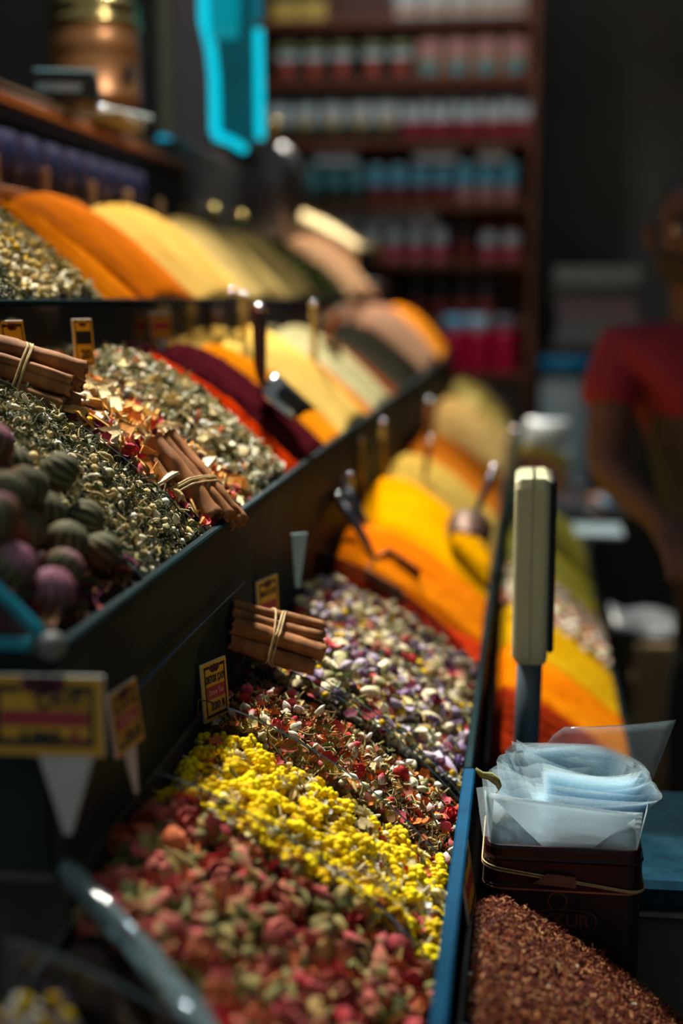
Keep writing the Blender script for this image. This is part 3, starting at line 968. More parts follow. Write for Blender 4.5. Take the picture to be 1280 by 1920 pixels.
# lowest tray behind the scale
heap('dark_red_flakes', 'dark red pepper flakes at foot of the scale pole', 'spice', 'foot', 1.54, 1.80, powder('dark_red', L(110, 26, 10), L(160, 52, 20), 90), 0.006, 51, rough=0.0018, group='spice heaps')
heap('vivid_orange_powder', 'vivid orange powder heap right of the scale pole', 'spice', 'foot', 1.80, 2.03, powder('vivid_orange', L(226, 112, 4), L(240, 140, 14), 40), 0.016, 52, group='spice heaps')
heap('mustard_powder', 'mustard yellow powder heap right of the scale head', 'spice', 'foot', 2.03, 2.30, powder('mustard', L(196, 146, 6), L(214, 166, 20), 30), 0.016, 53, group='spice heaps')
bin_('mixed_seed_blend', 'speckled white, pink and green blend right of scale head', 'spice', 'foot', 2.30, 2.62, L(150, 126, 90),
     [('ball', 900, (0.010, 0.016), [white, cream, (L(206, 140, 110), L(220, 170, 140)), (L(150, 160, 100), L(190, 196, 130)), rust], 0.4)], 54, dome=0.012, group='dried flower bins')
heap('grey_green_herb_powder', 'grey-green powder heap with yellow streak right of scale', 'spice', 'foot', 2.62, 3.05, powder('grey_green', L(104, 108, 70), L(158, 150, 40), 9), 0.012, 55, group='spice heaps')
heap('olive_herb_powder', 'olive powder heap at far end of the lowest tray', 'spice', 'foot', 3.05, 3.72, powder('olive', L(96, 98, 64), L(136, 128, 40), 7), 0.012, 56, group='spice heaps')

# dark red tea granules in the right corner
rooi = [(L(104, 42, 28), L(150, 74, 46)), (L(70, 28, 22), L(108, 48, 34)), (L(140, 72, 42), L(196, 128, 80)), (L(66, 24, 30), L(104, 42, 46)), (L(170, 112, 68), L(214, 164, 112)), (L(80, 34, 24), L(124, 58, 38))]
bin_('rooibos_tea', 'fine dark red tea granules heaped before the tin box', 'tea', 'rooi', 0.846, 1.085, L(62, 28, 22),
     [('needle', 17000, (0.0027, 0.0060), rooi, 0.45), ('ball', 1500, (0.0015, 0.0028), rooi, 0.4), ('petal', 40, (0.003, 0.0055), [(cream[0], white[0]), straw], 0.5)], 16, dome=0.004,
     lump=0.0015, group='dried flower bins', t1=0.985)
bin_('green_leaf_tea', 'dim greenish tea leaves in bottom corner bin', 'tea', 'rooi', 0.55, 0.84, L(70, 66, 40),
     [('leaf', 500, (0.012, 0.022), [dgreen, green, straw], 0.4), ('bud', 160, (0.012, 0.018), [green, straw, brown], 0.2)], 17, dome=0.0, group='dried flower bins', t1=0.985)

# ------------------------------------------------------------------ tea balls
def tea_ball(seed, kind):
    rng = np.random.default_rng(seed)
    nv, nu = 22, 44
    P, col = [], []
    dark, pale, warm, pink, hot = [np.array(c) for c in (L(40, 42, 28), L(132, 130, 98), L(136, 72, 40), L(180, 136, 160), L(140, 30, 70))]
    ph = rng.uniform(0, 6, 8)
    for i in range(nv):
        a = PI * (0.01 + 0.98 * i / (nv - 1))
        row = []
        for j in range(nu):
            u = 2 * PI * j / nu
            rib = math.cos(13 * u + 1.2 * math.sin(a * 2 + ph[0])) * math.sin(a)
            r = 0.0148 * (1 + 0.035 * rib + 0.03 * math.sin(2 * u + ph[1]) + 0.02 * math.sin(3 * a + ph[2]))
            row.append((r * math.sin(a) * math.cos(u), r * math.sin(a) * math.sin(u), 0.0148 + r * 0.92 * math.cos(a)))
            k = 0.5 + 0.5 * math.sin(13 * u + 1.2 * math.sin(a * 2 + ph[0]) + 0.8)
            c = dark * (1 - k) + pale * k
            w = max(0, math.sin(u + ph[3]) * math.sin(a)) * (0.9 if kind != 1 else 0.2)
            c = c * (1 - w) + warm * w * rng.uniform(0.7, 1.3)
            if kind == 2 or kind == 3:
                q = max(0, 1 - a / (1.15 if kind == 2 else 1.7)) ** 0.5
                pc = pink * k + hot * (1 - k)
                c = c * (1 - q) + pc * q * rng.uniform(0.7, 1.2)
            col.append(tuple(np.clip(c, 0, 1)))
        P.append(row)
    P2 = [r for r in P]
    mb = MB()
    mb.grid(P2, col=col, closed=True)
    mb.f.append(tuple(range(nu - 1, -1, -1)))
    mb.f.append(tuple((nv - 1) * nu + k for k in range(nu)))
    mb.m += [0, 0]
    return mb


BALL_LBL = {0: 'brownish ribbed dried tea ball in pile left of the green tea', 1: 'greenish pale-striped dried tea ball in pile left of green tea',
            2: 'dried tea ball with pink blossom top in pile left of green tea', 3: 'dried tea ball mostly covered by mauve-pink petals in the left pile'}
protos = {}
rb = random.Random(12)
spots_ = []
cand = random.Random(31)
for layer, n_try, lift_, dmin in ((0, 900, 0.000, 0.0285), (1, 500, 0.021, 0.038)):
    for _ in range(n_try):
        t = cand.uniform(0.14, 0.97) if layer == 0 else cand.uniform(0.2, 0.86)
        y = cand.uniform(0.808, 0.977)
        x, z = surf('mid', t)
        q = Vector((max(min(x - 0.006, -0.2925), -0.455), y, z + 0.001 + lift_))
        ok = True
        for w_ in spots_:
            d_ = (q - Vector(w_[:3])).length
            if d_ < (dmin if w_[3] == layer else 0.0235):
                ok = False
                break
        if ok:
            spots_.append((q.x, q.y, q.z, layer))
for i, (x, y, z, layer) in enumerate(spots_):
    k = rb.choice([0, 0, 1, 2, 0, 2])
    if abs(x + 0.296) < 0.012 and abs(y - 0.853) < 0.020:
        k = 3
    if abs(x + 0.30) < 0.02 and y > 0.95:
        k = 1
    rot = (rb.uniform(-0.9, 0.9), rb.uniform(-0.6, 0.9), rb.uniform(0, 6.3))
    if k not in protos:
        o = tea_ball(100 + k, k).build('tea_ball', M_plant, smooth=True, base=(0, 0, 0.0148))
        protos[k] = o
    else:
        o = protos[k].copy()
        C.objects.link(o)
    o.location = (x, y, z + 0.0148 + H)
    o.rotation_euler = rot
    s_ = rb.uniform(0.95, 1.16)
    o.scale = (s_, s_, s_)
    tag(o, BALL_LBL[k], 'tea ball', 'dried tea balls, kind %s' % ('brown', 'green', 'pink topped', 'mauve')[k])


# ------------------------------------------------------------------ cinnamon bundles
def quill(mb, p0, p1, r, seed, turn=0.0):
    """one rolled stick: a double scroll of bark swept along its length"""
    rd = random.Random(seed)
    p0, p1 = Vector(p0), Vector(p1)
    d = (p1 - p0).normalized()
    a = d.cross(Vector((0.1, 0.2, 0.97))).normalized()
    b = d.cross(a)
    prof = []
    n = 34
    for i in range(n + 1):               # outer face, from one curl to the other
        s = -1 + 2 * i / n
        th = s * 3.75
        rr = r * (1.0 - 0.42 * max(0, abs(s) - 0.55) / 0.45)
        prof.append((th, rr))
    inner = [(th, rr - 0.0013) for th, rr in prof[::-1]]
    ring = prof + inner
    m = len(ring)
    ns = 16
    v, f = [], []
    amp = [rd.uniform(0.02, 0.07) for _ in range(4)]
    ph = [rd.uniform(0, 6) for _ in range(4)]
    for k in range(ns):
        q = k / (ns - 1)
        c = p0 + (p1 - p0) * q + a * (0.0012 * math.sin(4 * q + ph[0])) + b * (0.0012 * math.sin(3 * q + ph[1]))
        sc = 1 + amp[0] * math.sin(7 * q + ph[2]) + amp[1] * math.sin(17 * q + ph[3])
        for th, rr in ring:
            t2 = th + turn + 0.25 * math.sin(3 * q + ph[1])
            w = rr * sc * (1 + 0.05 * math.sin(3 * th + 6 * q + ph[0]) + 0.02 * math.sin(9 * th + 31 * q))
            jit = (0.0009 * math.sin(5 * th + ph[2]) + 0.0005 * math.sin(11 * th)) if k in (0, ns - 1) else 0
            v.append(c + a * (w * math.cos(t2) * 0.92) + b * (w * math.sin(t2)) + d * jit)
    for k in range(ns - 1):
        for i in range(m):
            i2 = (i + 1) % m
            f.append((k * m + i, k * m + i2, (k + 1) * m + i2, (k + 1) * m + i))
    h = n + 1
    for k in (0, ns - 1):
        for i in range(n):
            f.append((k * m + i, k * m + i + 1, k * m + m - 2 - i, k * m + m - 1 - i))
    mb.add(v, f)


def bundle(label, A, B_, side, up, sticks, tie_at, seed, k_=1.12):
    """A,B_: end points of the axis; sticks: (side offset, up offset, radius, start shift, end shift)"""
    sticks = [(a_ * k_, b_ * k_, c_ * k_, e_, f_) for a_, b_, c_, e_, f_ in sticks]
    A, B_ = Vector(A), Vector(B_)
    d = (B_ - A).normalized()
    side = Vector(side)
    side = (side - d * side.dot(d)).normalized()
    up_ = side.cross(d).normalized()
    if up_.dot(Vector(up)) < 0:
        up_ = -up_
    root = empty('cinnamon_bundle', (A + B_) / 2)
    tag(root, label, 'cinnamon', 'tied cinnamon bundles')
    rd = random.Random(seed)
    for i, (so, uo, r, s0, s1) in enumerate(sticks):
        mb = MB()
        j = lambda: rd.uniform(-0.0012, 0.0012)
        quill(mb, A + side * (so + j()) + up_ * (uo + j()) + d * s0, B_ + side * (so + j()) + up_ * (uo + j()) + d * s1, r, seed * 10 + i,
              turn=rd.uniform(0, 6.3))
        mb.build('cinnamon_stick', M_cinn, root, smooth=True)
    # raffia: loops hugging the outline of the bundle
    pts2 = []
    for k in range(48):
        t = 2 * PI * k / 48
        best = max(so * math.cos(t) + uo * math.sin(t) + r * 1.06 for so, uo, r, _, _ in sticks)
        pts2.append((t, best))
    mb = MB()
    for sh, sl, rr in tie_at:
        c = A + (B_ - A) * sh
        ring = []
        for k in range(48):
            t0_, h0 = pts2[k]
            t1_, h1 = pts2[(k + 1) % 48]
            dt = 2 * PI / 48
            # intersection of neighbouring support lines = point on the hull outline
            x = (h0 * math.sin(t1_) - h1 * math.sin(t0_)) / math.sin(dt)
            y = (h1 * math.cos(t0_) - h0 * math.cos(t1_)) / math.sin(dt)
            ring.append(c + side * x + up_ * y + d * (sl * math.sin(t0_ + 0.6)))
        mb.tube(ring + [ring[0]], rr, 6, cap=False)
    mb.build('raffia_tie', M_raffia, root, smooth=True)
    return root


bundle('cinnamon bundle lying slanted down over the fruit tea, at its rim', (-0.334, 1.268, -0.139), (-0.274, 1.243, -0.200), (0.35, 0.9, 0.25), (0.5, -0.2, 0.8),
       [(-0.0255, 0.000, 0.0088, 0.004, -0.010), (-0.0085, 0.005, 0.0104, -0.004, 0.001), (0.006, 0.006, 0.0066, -0.006, 0.006), (0.017, 0.004, 0.0062, -0.010, 0.004),
        (0.026, -0.002, 0.0056, -0.006, 0.010), (-0.014, -0.010, 0.0070, 0.002, -0.004), (0.000, -0.010, 0.0070, -0.002, 0.004), (0.014, -0.009, 0.0064, 0, 0.008)],
       [(0.52, 0.004, 0.0012), (0.55, 0.003, 0.0011), (0.58, 0.005, 0.0010)], 2)
bundle('cinnamon bundle lying in the low tray beside detox tea label', (-0.267, 1.262, -0.302), (-0.187, 1.282, -0.327), (0.0, -0.55, -0.8), (0.2, -0.7, 0.6),
       [(-0.019, 0.000, 0.0052, -0.002, 0.0), (-0.010, 0.004, 0.0066, -0.002, -0.002), (0.003, 0.007, 0.0078, 0.0, 0.003), (0.017, 0.003, 0.0074, 0.002, -0.003),
        (-0.004, -0.007, 0.0070, 0, 0.002), (0.010, -0.008, 0.0074, 0.002, -0.004), (-0.015, -0.008, 0.0054, 0, 0.003)],
       [(0.42, 0.003, 0.0011), (0.54, -0.007, 0.0011), (0.565, -0.006, 0.0010)], 3)
bundle('cinnamon bundle on the green tea at left edge of frame', (-0.490, 1.215, -0.060), (-0.396, 1.222, -0.085), (0, -0.45, -0.9), (0.2, -0.7, 0.6),
       [(-0.021, 0.001, 0.0076, -0.002, 0.002), (-0.008, 0.006, 0.0056, -0.002, -0.004), (0.001, 0.006, 0.0058, 0.0, -0.003), (0.013, 0.005, 0.0066, 0.002, -0.005),
        (0.024, 0.000, 0.0070, 0.001, -0.006), (-0.012, -0.009, 0.0070, 0, 0.001), (0.004, -0.008, 0.0074, 0.002, 0.004), (0.018, -0.010, 0.0070, 0.0, -0.003)],
       [(0.44, 0.004, 0.0013), (0.47, 0.005, 0.0011), (0.495, 0.003, 0.0011)], 4)


# ------------------------------------------------------------------ price tags
def text_mesh(o, width=None):
    """turn a lettering curve into a mesh of its own, squeezed to a width"""
    bpy.context.view_layer.update()
    me = bpy.data.meshes.new_from_object(o.evaluated_get(bpy.context.evaluated_depsgraph_get()))
    me.name = 'lettering'
    if width:
        xs = [v.co.x for v in me.vertices]
        k = width / max(max(xs) - min(xs), 1e-5)
        for v in me.vertices:
            v.co.x *= k
    cu = o.data
    n = bpy.data.objects.new('lettering', me)
    C.objects.link(n)
    n.parent = o.parent
    n.location = o.location
    n.rotation_euler = o.rotation_euler
    bpy.data.objects.remove(o)
    bpy.data.curves.remove(cu)
    return n


def letters(root, body, x, y, size, mat, width=None, z=0.0016, bold=0.0, squeeze=None):
    cu = bpy.data.curves.new('lettering', 'FONT')
    cu.body = body
    cu.size = size
    cu.align_x = 'CENTER'
    cu.align_y = 'CENTER'
    cu.extrude = 0.00012
    cu.offset = bold
    cu.resolution_u = 3
    cu.materials.append(mat)
    o = bpy.data.objects.new('lettering', cu)
    C.objects.link(o)
    o.parent = root
    o.location = (x, y, z)
    return text_mesh(o, width)


def price_tag(label, bl, u, v, w, h, lines, band, stake, bandmat=None, name='price_tag'):
    """bl: lower left corner; u,v: directions of the lower edge and of the left edge. Local frame x=u, y=v, z=face"""
    u = Vector(u).normalized()
    v = Vector(v)
    v = (v - u * v.dot(u)).normalized()
    n = u.cross(v)
    root = empty(name, (0, 0, 0))
    tag(root, label, 'price tag', 'price tags on stakes')
    MB().box(0, w, 0, h, -0.0011, 0.0011, bev=0.0004).build('plate', M_white, root)
    plate = list(root.children)[0]
    MB().box(w * .01, w * .99, h * .01, h * .99, 0.00105, 0.0013).build('card', M_yellow, plate)
    mb = MB()
    e, tk = w * 0.085, w * 0.045
    z0, z1 = 0.0013, 0.0015
    mb.box(e, e + tk, e, h - e, z0, z1)
    mb.box(w - e - tk, w - e, e, h - e, z0, z1)
    mb.box(e, w - e, e, e + tk * 1.4, z0, z1)
    mb.box(e, w * 0.30, h - e - tk * 1.4, h - e, z0, z1)
    mb.box(w * 0.70, w - e, h - e - tk * 1.4, h - e, z0, z1)
    mb.build('border', M_ink, plate)
    mb = MB()
    for k, (ox, oy) in enumerate(((-0.12, 0), (0, 0.006), (0.12, 0), (-0.06, -0.02), (0.06, -0.02))):
        mb.lathe([(w * 0.075, 0.0013), (w * 0.075, 0.0016)], Matrix.Translation((w * (0.5 + ox), h * (0.885 + oy), 0)), 14)
    mb.build('ornament', M_maroon, plate)
    if band:
        MB().box(w * 0.14, w * 0.86, h * band[0], h * band[1], z0, 0.0016).build('band', bandmat or M_redband, plate)
    for body, x, y, size, mat, wd, bold in lines:
        letters(plate, body, w * x, h * y, size, mat, w * wd, bold=bold, z=0.0017)
    if stake:
        mb = MB()
        a, b2, ln = stake
        mb.add([(w * a, 0, -0.001), (w * b2, 0, -0.001), (w * (a + b2) / 2 + w * 0.03, -ln, -0.001), (w * (a + b2) / 2 - w * 0.03, -ln, -0.001),
                (w * a, 0, 0.0009), (w * b2, 0, 0.0009), (w * (a + b2) / 2 + w * 0.03, -ln, 0.0009), (w * (a + b2) / 2 - w * 0.03, -ln, 0.0009)],
               [(0, 1, 2, 3), (7, 6, 5, 4), (0, 4, 5, 1), (1, 5, 6, 2), (2, 6, 7, 3), (3, 7, 4, 0)])
        mb.build('stake', M_white, root)
    M = Matrix(((u.x, v.x, n.x, bl[0]), (u.y, v.y, n.y, bl[1]), (u.z, v.z, n.z, bl[2] + H), (0, 0, 0, 1)))
    root.matrix_world = M
    return root


def std(t1, t2, t3, h):
    r = []
    if t1:
        r.append((t1, 0.5, 0.70, h * 0.17, M_ink, 0.72, h * 0.006))
    if t2:
        r.append((t2, 0.5, 0.475, h * 0.13, M_offw, 0.56, 0.0))
    if t3:
        r.append((t3, 0.56, 0.235, h * 0.17, M_ink, 0.55, h * 0.006))
    return r


price_tag('yellow price tag reading DETOX \u00c7AYI at 220', (-0.2600, 1.118, -0.352), (0.013, 0.036, 0.0), (-0.09, -0.04, 0.98), 0.0385, 0.0500,
          std('DETOX \u00c7AYI', 'Detox Tea', '220 \u20ba', 0.05), (0.37, 0.58), (0.3, 0.7, 0.035))
price_tag('tilted yellow price tag reading 190 above the yellow flowers', (-0.2545, 0.846, -0.292), (0.006, 0.054, 0.0), (-0.14, -0.30, 0.80), 0.046, 0.042,
          std('\u00c7AYI', 'Tea', '190 \u20ba', 0.046), (0.38, 0.58), (0.3, 0.7, 0.03))
price_tag('large blurred yellow price tag on white stake, nearest the camera', (-0.307, 0.764, -0.2635), (1, 0.05, 0.0), (0.0, 0.02, 1), 0.070, 0.048,
          [('\u00c7AYI', 0.62, 0.68, 0.011, M_ink, 0.40, 0.0006), ('190', 0.45, 0.21, 0.012, M_ink, 0.34, 0.0007), ('\u20ba', 0.76, 0.22, 0.010, M_redband, 0.10, 0.0005)],
          (0.38, 0.56), (0.44, 0.90, 0.047))
price_tag('small yellow price tag reading RELAX \u00c7AYI behind low cinnamon bundle', (-0.2620, 1.370, -0.332), (0.016, 0.055, 0.0), (-0.04, 0.0, 1), 0.046, 0.050,
          std('RELAX \u00c7AYI', None, None, 0.05), (0.30, 0.52), (0.3, 0.7, 0.03))
price_tag('yellow price tag reading 20 on pale stake behind fruit tea', (-0.4485, 1.385, -0.070), (0.016, 0.022, 0.0), (-0.12, 0.0, 1), 0.024, 0.0475,
          [('20', 0.55, 0.24, 0.013, M_ink, 0.5, 0.0005)], (0.46, 0.74), (0.22, 0.80, 0.030), M_ink)
price_tag('dim price tag turned sideways behind the left cinnamon bundle', (-0.476, 1.265, -0.072), (0.010, 0.05, 0.0), (-0.10, 0.25, 1), 0.042, 0.050,
          [], (0.3, 0.6), (0.3, 0.7, 0.025))
price_tag('yellow price tag on stake behind pale green herb', (-0.478, 1.79, -0.055), (0.030, 0.03, 0.0), (-0.16, 0.0, 1), 0.030, 0.034, [], (0.35, 0.65), (0.3, 0.8, 0.045))
price_tag('price tag leaning on the outside of blue-rimmed tray', (-0.036, 1.045, -0.487), (0.004, 0.10, 0.0), (-0.14, 0.03, 0.98), 0.060, 0.052, [], (0.4, 0.62), None)
# back of a stake standing alone
mb = MB()
mb.box(-0.0095, 0.0095, -0.001, 0.001, 0.0, 0.06)
mb.v = [(x * (0.28 + 0.72 * z / 0.06), y, z) for x, y, z in mb.v]
o = tag(mb.build('tag_stake', pm('blue_grey_plastic', lin(142, 176, 182), 0.4, noise=0.08), base=(0, 0, 0)), 'blank blue-grey tapered stake standing behind the flower mixes', 'stake')
o.location = (-0.243, 1.5, -0.314 + H)
o.rotation_euler = (0.02, 0.03, 0.6)


# ------------------------------------------------------------------ scoops
def scoop(label, tip, hdir, face, hl, hr, bl, br, mat, bowl_axis=None, handle_mat=None, cap=True, cat='scoop'):
    """tip: joint of handle and bowl; hdir: handle direction; bowl runs the other way (or along bowl_axis), open towards face"""
    root = empty('spice_scoop', tip)
    tag(root, label, cat, 'scoops in the spice heaps')
    tip = Vector(tip)
    h = Vector(hdir).normalized()
    ax = Vector(bowl_axis).normalized() if bowl_axis else -h
    fc = Vector(face)
    fc = (fc - ax * fc.dot(ax)).normalized()
    sd = ax.cross(fc)
    mb = MB()
    c0 = tip - fc * 0 + ax * 0.001
    P = []
    for q in (0.0, 0.0, 0.25, 0.5, 0.75, 1.0):
        row = []
        for k in range(19):
            t = PI * (-0.02 + 1.04 * k / 18)
            rr = br * (1 - 0.15 * q)
            row.append(c0 + ax * (bl * q * (1 - 0.25 * abs(math.cos(t)) * q)) + sd * (rr * math.cos(t)) - fc * (rr * math.sin(t)))
        P.append(row)
    P[0] = [c0 - ax * 0.004 + (p - c0) * 0.02 for p in P[1]]
    mb.grid(P)
    mb.build('bowl', mat, root, smooth=True, solid=0.0016)
    mb = MB()
    pts = [tip - fc * br * 0.35, tip - fc * br * 0.1 + h * hl * 0.12, tip + h * hl * 0.3, tip + h * hl * 0.7, tip + h * hl]
    mb.tube(pts, [hr * 0.6, hr * 0.6, hr * 0.85, hr, hr], 14)
    hd_ = mb.build('handle', handle_mat or mat, root, smooth=True)
    if cap:
        mb = MB()
        e = tip + h * hl
        R_ = h.to_track_quat('Z', 'Y').to_matrix().to_4x4()
        mb.lathe([(hr * 1.02, -0.004), (hr * 1.15, 0.0), (hr * 1.05, 0.004), (hr * 0.6, 0.0065), (0.0005, 0.0072)], Matrix.Translation(e) @ R_, 16)
        mb.build('end_cap', M_steel, hd_, smooth=True)
    return root


M_scoopred = pm('tinted_steel', (0.12, 0.07, 0.05), 0.5, metal=0.6, noise=0.1)
scoop('large steel scoop standing upright in the dark maroon sumac', (-0.338, 1.80, -0.120), (-0.02, 0.03, 1), (-0.55, 0.1, -0.8), 0.104, 0.0095, 0.07, 0.030, M_steel,
      bowl_axis=(0.70, 0.25, -0.60), handle_mat=M_scoopred)
scoop('steel scoop with dark handle stuck in brightest yellow powder', (-0.086, 2.245, -0.366), (0.036, 0.03, 0.088), (-0.25, 0.2, -0.95), 0.105, 0.0062, 0.065, 0.036, M_scoopred,
      bowl_axis=(-0.05, -0.95, -0.42), handle_mat=M_gunmetal)
scoop('dark-handled scoop lying in orange powder beside flower mix', (-0.200, 1.92, -0.360), (-0.062, 0.05, 0.085), (0.3, -0.5, 0.8), 0.112, 0.0070, 0.075, 0.030, M_scoopred,
      bowl_axis=(0.75, -0.22, -0.38), handle_mat=M_gunmetal)
scoop('second dark-handled scoop close behind the first in orange powder', (-0.215, 2.03, -0.350), (-0.055, 0.04, 0.085), (0.3, -0.5, 0.8), 0.100, 0.0062, 0.05, 0.022, M_scoopred,
      bowl_axis=(0.75, 0.1, -0.45), handle_mat=M_gunmetal)
scoop('small scoop with amber handle standing in pale yellow powder', (-0.187, 2.62, -0.345), (0.012, 0.03, 0.09), (0, -1, 0.2), 0.085, 0.0055, 0.04, 0.02, M_steel, handle_mat=M_brass)
scoop('wooden-handled scoop resting on pale grey-green powder', (-0.385, 2.70, -0.092), (0.035, 0.02, 0.08), (0.2, -0.9, 0.3), 0.075, 0.0075, 0.06, 0.030, M_oak, bowl_axis=(0.25, -0.2, -0.9), handle_mat=M_amber)
scoop('blue-grey scoop hooked upright outside the low tray rim', (-0.020, 3.02, -0.395), (-0.01, 0.02, 1), (0.1, -1, 0.1), 0.115, 0.012, 0.09, 0.022,
      pm('blue_grey_metal', lin(110, 136, 150), 0.3, metal=0.4, noise=0.1))
scoop('dark scoop handle standing before the upper tray rim', (-0.4615, 2.22, -0.085), (0.0, 0.0, 1), (0, -1, 0.2), 0.090, 0.008, 0.03, 0.016, M_steel, handle_mat=M_gunmetal)


def pin(label, p, d, ln, r, mat):
    root = empty('tag_pin', p)
    tag(root, label, 'stick', 'thin sticks in the spice heaps')
    p, d = Vector(p), Vector(d).normalized()
    st_ = MB().tube([p - d * 0.03, p + d * ln], r, 10).build('stick', mat, root, smooth=True)
    mb = MB()
    mb.lathe([(r, -0.003), (r * 1.6, 0), (r * 1.5, 0.004), (r * 0.5, 0.007)], Matrix.Translation(p + d * ln) @ d.to_track_quat('Z', 'Y').to_matrix().to_4x4(), 12)
    mb.build('knob', M_steel, st_, smooth=True)


M_tanstick = pm('straw_plastic', lin(186, 150, 62), 0.35, noise=0.1)
pin('thin straw-coloured stick with steel knob, left of two by turmeric', (-0.2625, 2.27, -0.290), (-0.01, 0.0, 1), 0.060, 0.0038, M_tanstick)
pin('thin straw-coloured stick with steel knob, right of two by turmeric', (-0.243, 2.45, -0.300), (-0.03, 0.0, 1), 0.082, 0.0046, M_tanstick)
pin('short beige stick above the two dark scoop handles', (-0.2575, 2.08, -0.310), (0.03, 0.0, 1), 0.045, 0.004, M_tanstick)
pin('yellow stick rising from the cream-yellow ridge', (-0.352, 2.36, -0.105), (0.0, 0.0, 1), 0.090, 0.0055, M_tanstick)
pin('beige stick beside dark scoop handle under upper tray rim', (-0.440, 2.20, -0.085), (0.02, 0.0, 1), 0.085, 0.006, M_tanstick)
pin('amber stick standing in brownish orange powder', (-0.205, 3.00, -0.330), (0.03, 0.0, 1), 0.110, 0.007, M_amber)

# ------------------------------------------------------------------ tin box, plastic bags, elastic band
tn = empty('tea_tin', (0.035, 1.18, -0.705))
tag(tn, 'dark maroon tin box behind tea granules, carrying plastic bags', 'tin box')
M_tin = pm('maroon_tin', lin(50, 20, 22), 0.32, spec=0.3, noise=0.3, scale=30)
M_tindk = pm('dark_tin', lin(40, 28, 28), 0.35, spec=0.25, noise=0.3, scale=30)


def rrect(x0, x1, y0, y1, r, n=6):
    P = []
    for cx, cy, a0 in ((x1 - r, y0 + r, -PI / 2), (x1 - r, y1 - r, 0), (x0 + r, y1 - r, PI / 2), (x0 + r, y0 + r, PI)):
        for k in range(n + 1):
            a = a0 + PI / 2 * k / n
            P.append((cx + r * math.cos(a), cy + r * math.sin(a)))
    return P


def rbox(mb, x0, x1, y0, y1, levels, r=0.014, mi=0):
    """rounded upright box; levels: (z, outward offset)"""
    v, f = [], []
    n = None
    for z, e in levels:
        P = rrect(x0 - e, x1 + e, y0 - e, y1 + e, r + e)
        n = len(P)
        v += [(x, y, z) for x, y in P]
    for i in range(len(levels) - 1):
        for k in range(n):
            k2 = (k + 1) % n
            f.append((i * n + k, i * n + k2, (i + 1) * n + k2, (i + 1) * n + k))
    f.append(tuple(range(n - 1, -1, -1)))
    f.append(tuple((len(levels) - 1) * n + k for k in range(n)))
    mb.add(v, f, mi)
    return mb


rbox(MB(), -0.026, 0.101, 1.122, 1.24, [(-0.705, -0.002), (-0.703, 0), (-0.481, 0)]).build('body', M_tindk, tn)
tin_body = list(tn.children)[0]
rbox(MB(), -0.026, 0.101, 1.122, 1.24, [(-0.482, 0.0008), (-0.4815, 0.0022), (-0.480, 0.0022), (-0.479, 0.001), (-0.459, 0.001), (-0.457, 0.0022), (-0.455, 0.001), (-0.449, 0.0006), (-0.4465, -0.001), (-0.446, -0.004)]
     ).build('lid', M_tin, tn)
rbox(MB(), -0.026, 0.101, 1.122, 1.24, [(-0.4835, 0.0012), (-0.483, 0.0026), (-0.4818, 0.0026), (-0.4814, 0.0012)]).build('lid_bead', pm('worn_brass_edge', lin(170, 110, 84), 0.35, metal=0.3, noise=0.3), tn)
# printed mark on the tin front
M_mark = pm('tin_print', lin(92, 52, 46), 0.4, noise=0.15)
mk = MB()
mk.lathe([(0.0085, 0), (0.0085, 0.0004)], Matrix.Translation((0.0335, 1.1215, -0.492)) @ Matrix.Rotation(PI / 2, 4, 'X'), 24)
mk.lathe([(0.0068, 0.0004), (0.0068, 0.0007)], Matrix.Translation((0.0335, 1.1215, -0.492)) @ Matrix.Rotation(PI / 2, 4, 'X'), 24, 1)
loz = []
for k in range(32):
    a = 2 * PI * k / 32
    ca, sa = math.cos(a), math.sin(a)
    loz.append((0.040 + 0.026 * math.copysign(abs(ca) ** 0.6, ca), -0.5085 + 0.0098 * math.copysign(abs(sa) ** 0.7, sa)))
for sc, y, mi in ((1.0, 1.1213, 0), (0.94, 1.1209, 1)):
    pp = [(0.040 + (x - 0.040) * sc, y, -0.5085 + (z + 0.5085) * sc * (1 if mi == 0 else 0.97)) for x, z in loz]
    n = len(pp)
    mk.add(pp + [(x, 1.1216, z) for x, _, z in pp], [tuple(range(n))] + [(k, (k + 1) % n, n + (k + 1) % n, n + k) for k in range(n)], mi)
mk.build('emblem', [M_mark, M_tindk], tin_body)
cu = bpy.data.curves.new('lettering', 'FONT')
cu.body = 'KKUR'
cu.size = 0.0150
cu.align_x = 'CENTER'
cu.align_y = 'CENTER'
cu.extrude = 0.0002
cu.offset = 0.0005
cu.materials.append(M_mark)
o = bpy.data.objects.new('lettering', cu)
C.objects.link(o)
o.parent = tin_body
o.location = Vector((0.040, 1.1206, -0.5085)) - Vector((0.035, 1.18, -0.705))
o.rotation_euler = (PI / 2, 0, 0)
text_mesh(o)

